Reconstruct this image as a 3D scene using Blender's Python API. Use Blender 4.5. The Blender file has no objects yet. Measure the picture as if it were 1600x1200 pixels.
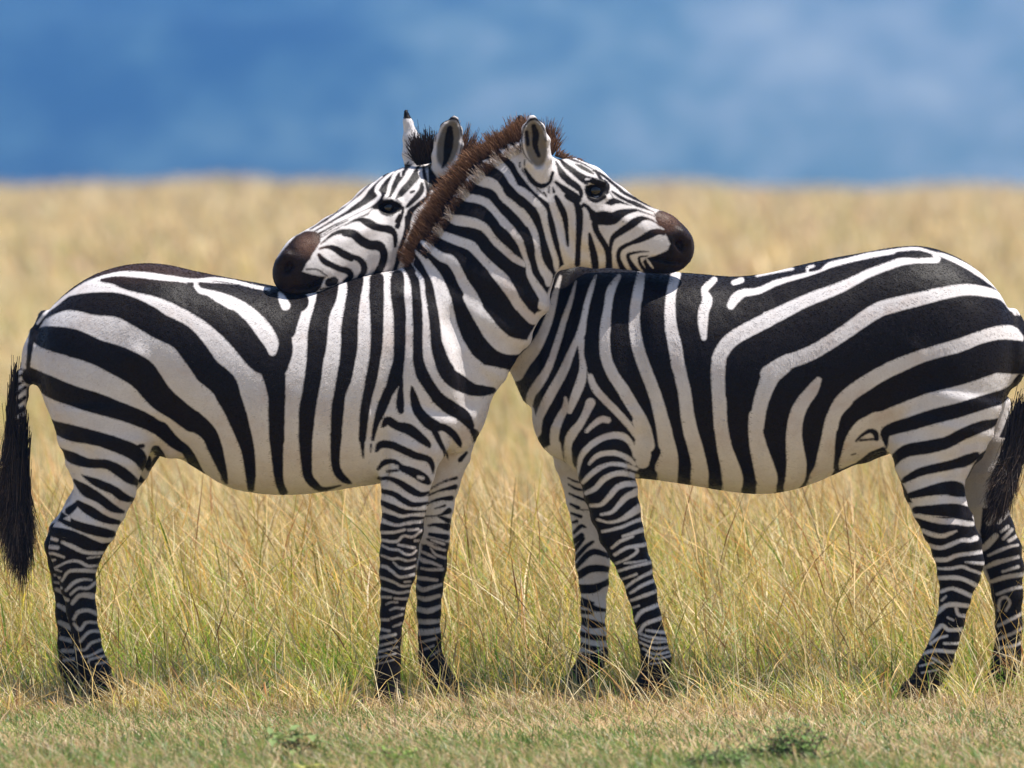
import bpy, math, random
import numpy as np
from mathutils import Vector
RNG = np.random.default_rng(7)
sc = bpy.context.scene

# ------------------------------------------------------------------ camera
S = 508.0            # photo pixels per metre at the reference plane (y = 0)
D = 25.0             # camera distance to that plane
EYE = 1.608          # camera height
V_HOR = 281.0        # photo row of the eye level
cam_d = bpy.data.cameras.new('camera'); cam = bpy.data.objects.new('camera', cam_d)
sc.collection.objects.link(cam); sc.camera = cam
FPX = S*D
cam_d.sensor_width = 36.0; cam_d.lens = 36.0*FPX/1600.0
cam.location = (0, -D, EYE)
cam.rotation_euler = (math.radians(90) - math.atan((600-V_HOR)/FPX), 0, 0)
cam_d.clip_start = 0.5; cam_d.clip_end = 20000
cam_d.dof.use_dof = True; cam_d.dof.focus_distance = D - 0.25
cam_d.dof.aperture_fstop = cam_d.lens/1000/0.078
# ------------------------------------------------------------------ sky and sun
SUN_EL, SUN_AZ = math.radians(67), math.radians(97)      # azimuth measured from the viewer's side (-y) towards +x
sdir = Vector((math.cos(SUN_EL)*math.sin(SUN_AZ), -math.cos(SUN_EL)*math.cos(SUN_AZ), math.sin(SUN_EL)))
w = bpy.data.worlds.new("World"); sc.world = w; w.use_nodes = True
nt = w.node_tree
sky = nt.nodes.new('ShaderNodeTexSky'); sky.sky_type = 'NISHITA'; sky.sun_disc = False
sky.sun_elevation = SUN_EL; sky.sun_rotation = math.atan2(sdir.x, sdir.y)
bg = nt.nodes['Background']; nt.links.new(sky.outputs[0], bg.inputs[0]); bg.inputs[1].default_value = 0.08
sun_d = bpy.data.lights.new('sun', 'SUN'); sun_d.energy = 5.0; sun_d.angle = math.radians(0.5); sun_d.color = (1.0, 0.95, 0.87)
sun = bpy.data.objects.new('sun', sun_d); sc.collection.objects.link(sun)
sun.rotation_euler = sdir.to_track_quat('Z', 'Y').to_euler(); sun.location = sdir*50
sc.view_settings.view_transform = 'Standard'; sc.view_settings.look = 'None'
sc.view_settings.gamma = 1; sc.view_settings.use_curve_mapping = False
sc.view_settings.exposure = 0.92
sc.render.engine = 'CYCLES'
sc.cycles.max_bounces = 6; sc.cycles.diffuse_bounces = 3; sc.cycles.volume_bounces = 1; sc.cycles.transparent_max_bounces = 4

# ------------------------------------------------------------------ helpers
def link(o, parent=None):
    sc.collection.objects.link(o)
    if parent: o.parent = parent
    return o
def tag(o, label=None, cat=None, group=None, kind=None):
    if label: o['label'] = label
    if cat: o['category'] = cat
    if group: o['group'] = group
    if kind: o['kind'] = kind
    return o
def np_mesh(name, verts, quads, smooth=True, cols=None, floats=None):
    me = bpy.data.meshes.new(name)
    nv, nq, n = len(verts), len(quads), quads.shape[1]
    me.vertices.add(nv); me.vertices.foreach_set('co', np.ascontiguousarray(verts, np.float32).ravel())
    me.loops.add(nq*n); me.loops.foreach_set('vertex_index', np.ascontiguousarray(quads, np.int32).ravel())
    me.polygons.add(nq); me.polygons.foreach_set('loop_start', np.arange(0, nq*n, n, dtype=np.int32))
    me.polygons.foreach_set('use_smooth', np.full(nq, smooth))
    if cols is not None:
        a = me.attributes.new('tint', 'FLOAT_COLOR', 'POINT')
        c = np.ones((nv, 4), np.float32); c[:, :3] = cols
        a.data.foreach_set('color', c.ravel())
    for k, arr in (floats or {}).items():
        a = me.attributes.new(k, 'FLOAT', 'POINT'); a.data.foreach_set('value', np.ascontiguousarray(arr, np.float32))
    me.update(calc_edges=True); me.validate()
    return me
class NB:
    """small node-tree builder"""
    def __init__(self, name):
        self.m = bpy.data.materials.new(name); self.m.use_nodes = True
        self.t = self.m.node_tree; self.t.nodes.clear()
        self.out = self.t.nodes.new('ShaderNodeOutputMaterial')
    def n(self, typ, ins=None, **kw):
        nd = self.t.nodes.new('ShaderNode'+typ)
        for k, v in kw.items(): setattr(nd, k, v)
        for k, v in (ins or {}).items():
            s = nd.inputs[k]
            if hasattr(v, 'is_linked'): self.t.links.new(v, s)
            else: s.default_value = v
        return nd
    def noise(self, vec, scale, detail=3, rough=0.5):
        return self.n('TexNoise', {'Vector': vec, 'Scale': scale, 'Detail': detail, 'Roughness': rough}).outputs['Fac']
    def ramp(self, fac, *stops):
        r = self.n('ValToRGB', {'Fac': fac}); e = r.color_ramp.elements
        while len(e) < len(stops): e.new(0.5)
        for el, (p, c) in zip(e, stops): el.position = p; el.color = (*c, 1)
        return r.outputs['Color']
    def mix(self, fac, a, b):
        m = self.n('Mix', data_type='RGBA')
        for s, v in ((m.inputs[0], fac), (m.inputs[6], a), (m.inputs[7], b)):
            if hasattr(v, 'is_linked'): self.t.links.new(v, s)
            else: s.default_value = (*v, 1) if isinstance(v, tuple) else v
        return m.outputs[2]
    def math(self, op, a, b=0.0, clamp=False):
        m = self.n('Math', operation=op, use_clamp=clamp)
        for s, v in ((m.inputs[0], a), (m.inputs[1], b)):
            if hasattr(v, 'is_linked'): self.t.links.new(v, s)
            else: s.default_value = v
        return m.outputs[0]
    def attr(self, name): return self.n('Attribute', attribute_name=name)
    def surface(self, s): self.t.links.new(s, self.out.inputs['Surface']); return self.m
#<CORE>
import numpy as np
LIM = 14.0
def spline(P, n=5):
    P = np.asarray(P, float)
    if len(P) < 3: 
        if len(P) == 1: return np.vstack([P, P + [0.01, 0, 0]])
        return P
    Q = np.vstack([2*P[0]-P[1], P, 2*P[-1]-P[-2]])
    out = []
    for i in range(1, len(Q)-2):
        p0, p1, p2, p3 = Q[i-1], Q[i], Q[i+1], Q[i+2]
        for t in np.linspace(0, 1, n, endpoint=False):
            out.append(0.5*((2*p1)+(p2-p0)*t+(2*p0-5*p1+4*p2-p3)*t*t+(3*p1-p0-3*p2+p3)*t**3))
    out.append(P[-1])
    out = np.array(out); out[:, 2] = np.maximum(out[:, 2], 0.3)
    return out
def d_stroke(x, y, P):
    d = np.full(x.shape, 1e3)
    for (ax, ay, aw), (bx, by, bw) in zip(P[:-1], P[1:]):
        ex, ey = bx-ax, by-ay
        L = ex*ex+ey*ey+1e-9
        t = np.clip(((x-ax)*ex+(y-ay)*ey)/L, 0, 1)
        dd = np.hypot(x-ax-ex*t, y-ay-ey*t) - 0.5*(aw+(bw-aw)*t)
        d = np.minimum(d, dd)
    return d
def d_poly(x, y, P):
    d = np.full(x.shape, 1e9); ins = np.zeros(x.shape, bool)
    n = len(P)
    for i in range(n):
        ax, ay = P[i]; bx, by = P[(i+1) % n]
        ex, ey = bx-ax, by-ay
        t = np.clip(((x-ax)*ex+(y-ay)*ey)/(ex*ex+ey*ey+1e-9), 0, 1)
        d = np.minimum(d, np.hypot(x-ax-ex*t, y-ay-ey*t))
        if ay != by:
            c = ((ay > y) != (by > y)) & (x < ex*(y-ay)/(by-ay)+ax)
            ins ^= c
    return np.where(ins, -d, d)
def coat(x, y, *texts):
    """signed pattern value at the points: > 0 white hair, < 0 black hair"""
    f = np.full(x.shape, LIM)
    for text in texts:
        ox = oy = 0.0; k = 1.0
        for line in text.strip().splitlines():
            line = line.strip()
            if not line: continue
            if line[0] == '@':
                ox, oy, k = [float(s) for s in line[1:].split(',')]; continue
            op, rest = line[0], line[1:].split()
            P = np.array([[float(s) for s in r.split(',')] for r in rest])
            P[:, :2] = P[:, :2]/k + [ox, oy]
            if op in 'bw':
                P[:, 2] /= k
                P = spline(P); m = P[:, 2].max()/2 + LIM
            else: m = LIM
            sel = np.nonzero((x > P[:, 0].min()-m) & (x < P[:, 0].max()+m) & (y > P[:, 1].min()-m) & (y < P[:, 1].max()+m))[0]
            if len(sel) == 0: continue
            d = d_stroke(x[sel], y[sel], P) if op in 'bw' else d_poly(x[sel], y[sel], P)
            d = np.clip(d, -LIM, LIM)
            f[sel] = np.minimum(f[sel], d) if op in 'bB' else np.maximum(f[sel], -d)
    return f
#</CORE>
#<STRIPES>
# Coat patterns, traced as strokes, with some shade drawn in as black.  '@x,y,k' sets the frame of the numbers that follow (offset and scale),
# b / w = black / white stroke (x,y,width ...), B / W = black / white filled outline (x,y ...).
# Coordinates are in the animal's own side view (1 unit = about 2 mm).
COAT_A = """
@0,0,1
b 45,520,12 66,487,14 100,453,12 150,428,10 190,416,18 225,414,24 262,419,24 300,428,18 350,437,12 415,447,10 430,449,14
b 45,520,12 40,560,8 36,600,6
@0,390,4
b 620,195,20 700,195,50 800,215,85 1000,250,110 1150,290,150 1300,380,140 1430,470,160 1520,560,160
@300,390,4
b 230,450,150 330,560,175 430,670,185 500,730,160 530,900,112 530,1000,104 530,1190,96
b -30,215,26 120,240,60 300,275,105 450,330,160 530,420,184 580,560,90 580,640,100 540,720,130
b 440,300,120 560,340,180 660,330,130
b 585,400,190 590,500,120
@0,0,1
b 432,680,23 433,720,18 435,755,14 440,772,14
@0,390,4
b 235,440,24 350,365,64 450,335,96 600,340,144 750,352,150 900,420,165 1000,480,160 1130,545,160 1215,640,165 1300,760,165
@0,0,1
b 325,580,42 349,600,42 358,620,38 367,640,33 374,660,30 386,700,22 390,740,17 389,767,11
@0,390,4
b 195,545,60 230,550,110 300,557,150 450,585,175 600,640,160 750,700,185 870,765,195 930,830,180 1000,920,165 1100,1000,145 1200,1075,140
@0,0,1
b 300,657,34 316,668,29 327,680,26 335,700,24 341,720,19 347,740,13 350,757,7
@0,390,4
b 165,800,110 300,860,135 450,915,130 600,960,130 750,1010,112 900,1070,104 1000,1130,88
@0,650,4
b 1000,85,100 1080,170,80 1150,220,68 1190,290,72 1230,360,48 1280,410,20
b 235,0,40 270,45,60 330,75,80 450,110,104 600,140,90 750,190,96 840,235,96 880,290,72 900,350,40
b 840,200,20 885,190,32
b 965,220,60 990,270,60 950,310,60 920,370,30
b 365,213,10 430,258,72 550,297,60 660,302,60 740,342,72 800,390,68 860,435,32
b 505,372,8 600,420,52 700,462,56 760,508,56 820,532,32
b 455,410,24 530,470,72 620,520,60 700,580,52 760,605,24
b 480,550,40 560,600,64 650,650,50 730,672,32
b 480,550,30 420,600,50
b 370,640,60 450,680,56 560,715,64 640,735,64 690,745,48
b 300,740,80 400,740,60 480,780,88 580,820,72 660,830,40
W 385,650 440,615 430,665
@0,0,1
B 60,845 90,838 130,850 172,850 165,880 155,915 150,940 158,985 175,1030 220,1150 90,1150 70,960 60,890
@0,820,4
w 380,115,20 450,145,28 530,180,24 640,186,20
w 540,215,10 610,208,12
w 330,280,12 420,237,16 480,235,20 540,265,20 600,265,16
w 375,360,16 420,300,20 500,293,24 590,300,24
w 400,420,18 460,365,24 520,350,16 560,355,12
w 430,445,16 480,405,20 540,405,20 585,372,20
w 440,500,24 490,450,28 560,455,36 575,460,30
w 450,600,20 480,555,24 540,545,24 600,570,28
w 450,630,18 490,665,24 530,620,20 605,625,16
w 490,740,20 550,680,20 640,680,20
w 400,765,18 510,795,16 560,750,20 640,725,16
w 500,835,14 550,830,14 660,775,20
w 540,870,14 560,850,16 650,830,16
w 590,880,12 660,870,14
w 280,145,24 350,150,26
w 285,90,22 345,102,22
w 280,190,18 330,190,18 390,210,16
w 290,240,16 330,228,14
w 310,280,12 370,300,12
w 300,350,16 360,340,16
w 310,400,14 370,405,18
w 320,440,24 360,460,26 410,480,24
w 330,560,30 370,590,40 400,600,20
w 340,660,30 410,690,40
w 350,760,30 430,775,26
w 350,830,26 420,830,30
@300,390,4
b 835,220,150 835,300,130 805,400,112 787,500,124 780,600,122 768,700,106 757,800,106 740,900,100 722,1000,105 709,1190,84
@0,0,1
b 477,680,22 478,720,18 480,745,15 490,760,14 503,768,8 530,762,3
@300,390,4
b 1012,200,110 1012,250,96 1005,300,92 992,400,97 983,500,106 982,600,106 970,700,98 952,800,94 925,900,75 910,1000,80 897,1190,66
@0,0,1
b 525,680,18 523,720,14 527,740,14 537,752,12 546,758,5
@300,390,4
b 1150,190,90 1150,250,92 1150,300,95 1153,400,86 1155,500,80 1152,600,76 1140,700,70 1122,800,74 1100,900,62 1080,1000,60 1062,1190,46
@0,0,1
b 565,680,10 566,700,6 567,717,3
@300,390,4
b 1280,170,80 1280,210,90 1282,300,85 1296,400,80 1296,500,77 1297,600,76 1290,700,72 1270,800,90 1245,860,70 1222,900,66 1182,1000,62 1147,1100,36 1127,1190,22
b 1116,1225,14 1114,1270,8
b 1310,810,20 1304,880,34 1300,960,52 1305,1010,40
b 1345,110,60 1385,185,60 1402,300,62 1407,400,65 1410,500,62 1410,600,62 1415,700,70 1437,780,82
@550,390,4
b 437,780,82 480,850,76 540,930,76 620,990,80 700,1050,80 740,1110,50
@540,620,5
b 700,20,62 800,100,75 900,150,80 970,200,52 980,260,34 1010,300,60 1020,360,46
b 940,465,24 890,520,40
@300,390,4
b 1405,90,60 1445,140,54 1470,190,48 1482,250,56 1492,300,55 1507,400,65
@550,390,4
b 480,260,56 507,400,65 520,500,68 530,600,76 570,700,110 600,780,100 660,830,104 750,880,80 830,890,66 880,890,40
b 375,860,16 385,920,48 410,1000,58 460,1060,62 530,1110,66
@540,620,5
b 520,0,28 540,90,52 600,170,70 680,240,72 760,242,60 830,290,60 880,360,50 897,405,16
b 690,260,52 730,350,42 770,430,30 797,515,12
@0,0,1
B 640,392 660,350 690,300 725,262 760,235 800,212 815,225 812,255 822,272 835,288 850,304 857,312 861,330 867,350 873,375 878,400 882,414 872,422 862,445 850,475 838,508 828,524 800,582 775,575 757,572 738,556 722,530 713,505 704,465 694,440 685,425 668,405 648,410
@640,330,8
w 50,500,30 150,600,60 230,720,80 300,850,80 350,980,75 380,1100,75 400,1190,90
w 80,780,30 140,860,60 150,960,45 170,1080,55 190,1190,60
w 100,350,16 200,430,70 300,510,95 400,580,110 510,620,130 590,735,118 670,900,125 775,1065,140 825,1190,170
@550,390,4
w 535,250,36 552,300,46 567,400,46 585,500,50 605,600,62 660,700,80 740,760,88 830,800,112 900,810,118
w 735,300,84 770,370,84 830,460,100 880,530,112 960,600,116 1060,615,90 1110,600,60
@640,330,8
w 280,255,20 400,300,90 520,345,115 640,390,115 770,440,125 850,530,105 950,640,105 1065,750,115 1165,840,125 1245,970,130 1320,1110,130 1370,1190,130
@740,330,8
w 250,760,110 330,850,120 420,970,120 500,1080,120 580,1190,120 650,1280,120 760,1370,130 840,1330,140
@640,330,8
w 440,80,30 560,110,120 700,130,130 830,160,120 930,205,105 1000,290,90 1090,400,92 1200,500,92 1300,590,88 1400,650,76 1440,690,36
@640,200,8
w 540,840,20 700,870,95 850,890,100 960,935,105 1040,1015,88 1110,1100,88 1190,1190,105
@740,330,8
w 370,140,100 460,220,92 530,310,88 590,410,84 640,560,62 680,680,62 705,800,80 760,900,96 830,1010,110 880,1100,120 850,1200,90
@640,200,8
w 700,640,30 780,640,100 900,660,135 1030,700,130 1110,770,98 1170,870,88 1290,970,98 1400,1080,98 1490,1190,105
@740,330,8
w 590,10,108 680,120,96 740,220,85 780,330,78 800,450,70 810,550,78 835,650,90 880,750,108 935,830,120 940,920,70
@640,200,8
w 920,410,20 1050,430,95 1150,480,105 1220,560,90 1280,660,88 1330,735,64 1400,785,95 1500,860,98 1600,960,90 
@740,330,8
w 800,-90,80 865,10,100 890,120,80 920,250,76 960,400,74 1000,520,70 1030,620,74 1045,740,60
@640,200,8
w 1130,260,30 1280,360,90 1370,440,90 1380,520,40
w 1230,200,20 1350,330,90 1410,400,60
@800,200,10
w 60,540,60 130,680,56 230,810,60 330,930,60 430,1030,54 520,1095,56 580,1140,60
b 200,640,50 290,790,80 380,880,80 480,905,74 590,850,52 640,700,56
b 500,1015,40 540,1065,36
b 585,920,24 580,1010,20
b 125,470,20 120,600,24
b 200,500,20 195,580,24
b 660,1000,40 640,930,20
b 690,850,50 740,890,64 830,960,100 930,1040,130 1020,1110,150
b 690,520,24 740,620,72 800,730,112 900,830,112 1000,900,104 1075,980,76 1085,1060,66 1040,1110,60
b 660,440,20 760,490,40 830,570,80 950,660,92 1050,740,110 1150,800,128 1260,805,84 1350,792,24
b 1150,850,60 1190,870,30
w 1160,800,26 1230,802,26
b 1000,560,20 1100,610,64 1200,665,60 1285,715,26
b 680,405,20 800,440,26 950,490,36 1100,550,30 1290,650,22
b 1320,660,30 1355,720,60 1400,800,62 1440,870,66
@800,200,5
b 640,330,20 720,372,26 800,436,28 900,516,24 1000,572,16 1090,618,8
@840,300,10
b 290,80,70 350,205,100 410,330,108 443,460,86 460,630,64 475,770,54 480,845,34
b 480,60,120 590,130,120 620,200,95 655,300,120 662,430,115 660,560,110 652,700,98 643,850,88 640,1000,88 632,1140,90
b 690,250,40 730,205,64 790,240,64 850,320,90 930,410,190 1050,412,224 1180,420,198 1300,352,150 1420,310,92 1560,288,50
b 905,500,110 925,600,92 990,720,92 1060,830,92 1110,930,104 1130,1050,104 1130,1190,112
b 820,660,40 845,800,90 880,950,112 905,1080,122 915,1180,112
B 1060,185 1130,120 1200,85 1300,130 1400,175 1490,215 1400,203 1300,182 1220,195 1160,220
b 1140,0,10 1195,90,14
b 1180,-5,40 1300,75,58 1450,155,54 1590,218,56
b 1280,-60,50 1330,-10,56 1450,60,58 1590,130,52
b 1350,470,10
@950,310,10
b 300,20,30 430,78,70 540,128,66 660,182,24 740,215,14
b 420,-8,50 560,66,42 730,142,26 790,170,14
b 460,182,30 560,215,28 700,265,16 760,295,10
b 50,830,50 60,720,64 95,620,84 200,535,112 330,450,122 440,375,130 540,322,88 640,325,44 760,375,26 840,430,40
b 290,1190,110 215,1050,84 180,950,72 185,850,72 240,775,72 370,712,62 500,660,90 600,612,112 700,560,128 800,530,96 890,540,90
b 480,1180,110 400,1070,84 345,970,68 335,895,58 420,862,44 560,842,30 660,842,12
b 620,1160,70 545,1070,60 510,990,52 520,930,36 640,912,16
B 740,250 830,190 990,200 1150,290 1290,440 1400,600 1480,780 1480,1000 1400,1190 1200,1140 1150,1230 620,1230 600,1090 560,1000 620,940 740,915 850,870 960,820 1000,720 940,600 880,500 790,400
w 620,950,20 690,1050,34 725,1100,20
w 750,800,60 850,790,40 930,700,60 
w 840,455,10 890,490,16
w 830,850,16 930,825,20
@0,0,1
b 925,283,8 945,289,16 948,300,10
b 918,292,6 922,306,10 932,313,9 944,307,10
b 924,298,20 939,297,20
@780,150,10
b 350,680,24 380,520,24 450,400,40 560,350,50 650,430,40 720,560,26 735,700,18
b 350,680,24 370,830,20 430,960,16 520,1060,10
b 540,470,80 575,600,110 565,760,90 620,930,60
b 430,560,60 450,750,60
b 420,290,40 390,330,50 300,370,40
@0,0,1
b 23,579,3 31,580,3
b 20,592,4 34,584,4
b 17,606,5 34,596,4
b 14,622,6 33,608,5
b 13,638,7 32,624,6
b 11,652,8 30,642,7
b 10,668,9 30,658,9
b 10,690,16 28,680,16
b 38,610,6 36,690,8
@0,0,1
w 121,449,5 130,443,4 155,434,4.5 190,427,5 225,430.5,5 262,435,5 300,439,5 330,437,5 362,441,5 400,450,5 418,453,4
w 52,507,4 66,490,5 82,477,5.5 100,463,6 121,449,6
w 304,441,6 305,448,7 312,455,8 332,460,10 357,470,15 380,484,20 397,499,23 413,518,26 424,536,22 426,550,12
w 435,459,5 439,467,11 445,478,15
"""  # shaded far thigh at the groin is drawn in as a black stroke
COAT_A_FAR = """
@540,620,5
b 660,745,16 760,692,18 860,665,28
b 630,805,16 730,762,18 850,735,44
b 620,870,14 720,832,24 820,825,44
b 690,905,12 770,882,20
b 590,970,12 720,960,16 800,925,50
b 710,965,16 800,1005,44
b 640,1040,20 700,1035,30 790,1055,60
b 650,1110,30 780,1135,50
b 630,1150,20 700,1170,40 780,1205,60
@0,0,1
B 640,858 715,858 715,1000 770,1150 630,1150 630,930
@570,850,8
w 640,0,80 660,100,70 640,220,60 620,380,40
w 820,5,30 980,62,36
w 770,50,40 860,100,42 990,142,32
w 810,110,24 870,190,30 990,240,32
w 670,150,30 770,190,36 870,240,20
w 640,230,40 720,270,60 830,297,38 940,345,30
w 690,370,30 800,385,38 960,385,40
w 610,490,40 720,500,52 890,520,36
w 630,590,40 700,640,60 800,620,54 940,580,38
w 640,740,40 750,760,62 920,720,50
w 640,890,60 780,910,72 930,860,54
w 650,1050,60 800,1050,64 940,1040,44
w 650,1170,50 780,1170,54 940,1140,38
@540,840,4.285
w 480,690,20 560,682,22 640,670,12
w 490,745,14 600,718,18
w 520,792,12 580,768,14
w 560,840,8 620,800,10
@0,0,1
B 40,838 112,838 112,940 150,1150 60,1150 50,900
@0,820,4
w 280,145,24 350,150,26
w 300,350,16 370,340,16
w 300,395,14 380,405,18
w 310,440,24 360,460,28 420,480,24
w 320,540,24 400,580,40
w 330,650,30 420,690,40
w 340,750,26 440,775,28
w 350,830,26 430,830,26
w 360,890,20 440,880,22
"""
LEG_A_NEAR = """
@540,620,5
b 290,232,30 330,190,66 400,230,70 490,255,88 570,312,78 640,372,50 657,398,18
b 238,430,26 270,382,60 350,380,62 450,420,62 550,465,60 640,490,52 675,540,42 682,605,14
b 250,575,24 300,522,46 380,510,36 440,560,52 520,592,72 600,640,82 645,675,44
b 320,592,22 430,572,22
w 565,632,24 600,640,30
w 300,560,18 400,548,22
b 250,652,26 340,645,34 430,682,52 500,730,60 580,770,46 655,755,20
b 270,745,38 370,765,44 450,815,50 530,850,42 640,840,24
b 270,835,42 360,870,52 450,905,46 550,905,22 630,905,16
b 270,930,46 400,970,58 500,962,46 610,957,20
@0,0,1
B 585,818 640,822 672,812 668,850 660,1150 560,1150 585,900
@540,620,5
w 270,985,22 400,1010,24 500,990,24 590,985,24
w 270,1072,24 380,1065,24 460,1045,20
w 488,1050,20 565,1045,20
w 270,1130,22 390,1140,24 450,1095,20 520,1105,20 590,1055,20
w 410,1165,20 530,1187,22
w 540,1135,20 568,1135,20
w 270,910,14 350,905,20 420,940,22 520,930,22 640,925,20
@570,850,8
w 200,35,24 320,80,32 420,90,32 500,140,32 580,145,26 640,100,20
w 200,160,28 330,200,32 420,195,30 530,225,30 630,208,26
w 355,245,22 430,310,30 530,320,30 630,292,26
w 190,295,36 270,310,44 350,370,38 440,430,36 610,403,36
w 490,490,22 565,490,22
w 185,440,36 270,460,36 370,500,34 460,545,32 600,538,28
w 180,572,36 300,600,36 420,630,34 560,610,30
w 190,685,32 320,685,34
w 370,700,32 530,710,34
w 260,775,24 330,745,26 400,750,26
w 310,845,24 380,820,32 480,830,30
w 330,948,30 460,905,32
w 190,970,40 290,970,36
w 350,1055,24 450,1015,34
w 180,1090,40 300,1110,34
w 180,1195,40 370,1155,36
@540,840,4.285
w 210,695,16 330,660,18
w 200,745,16 340,705,16
w 195,785,14 340,745,14
w 200,820,12 330,790,12
w 210,860,8 320,830,8
"""
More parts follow.
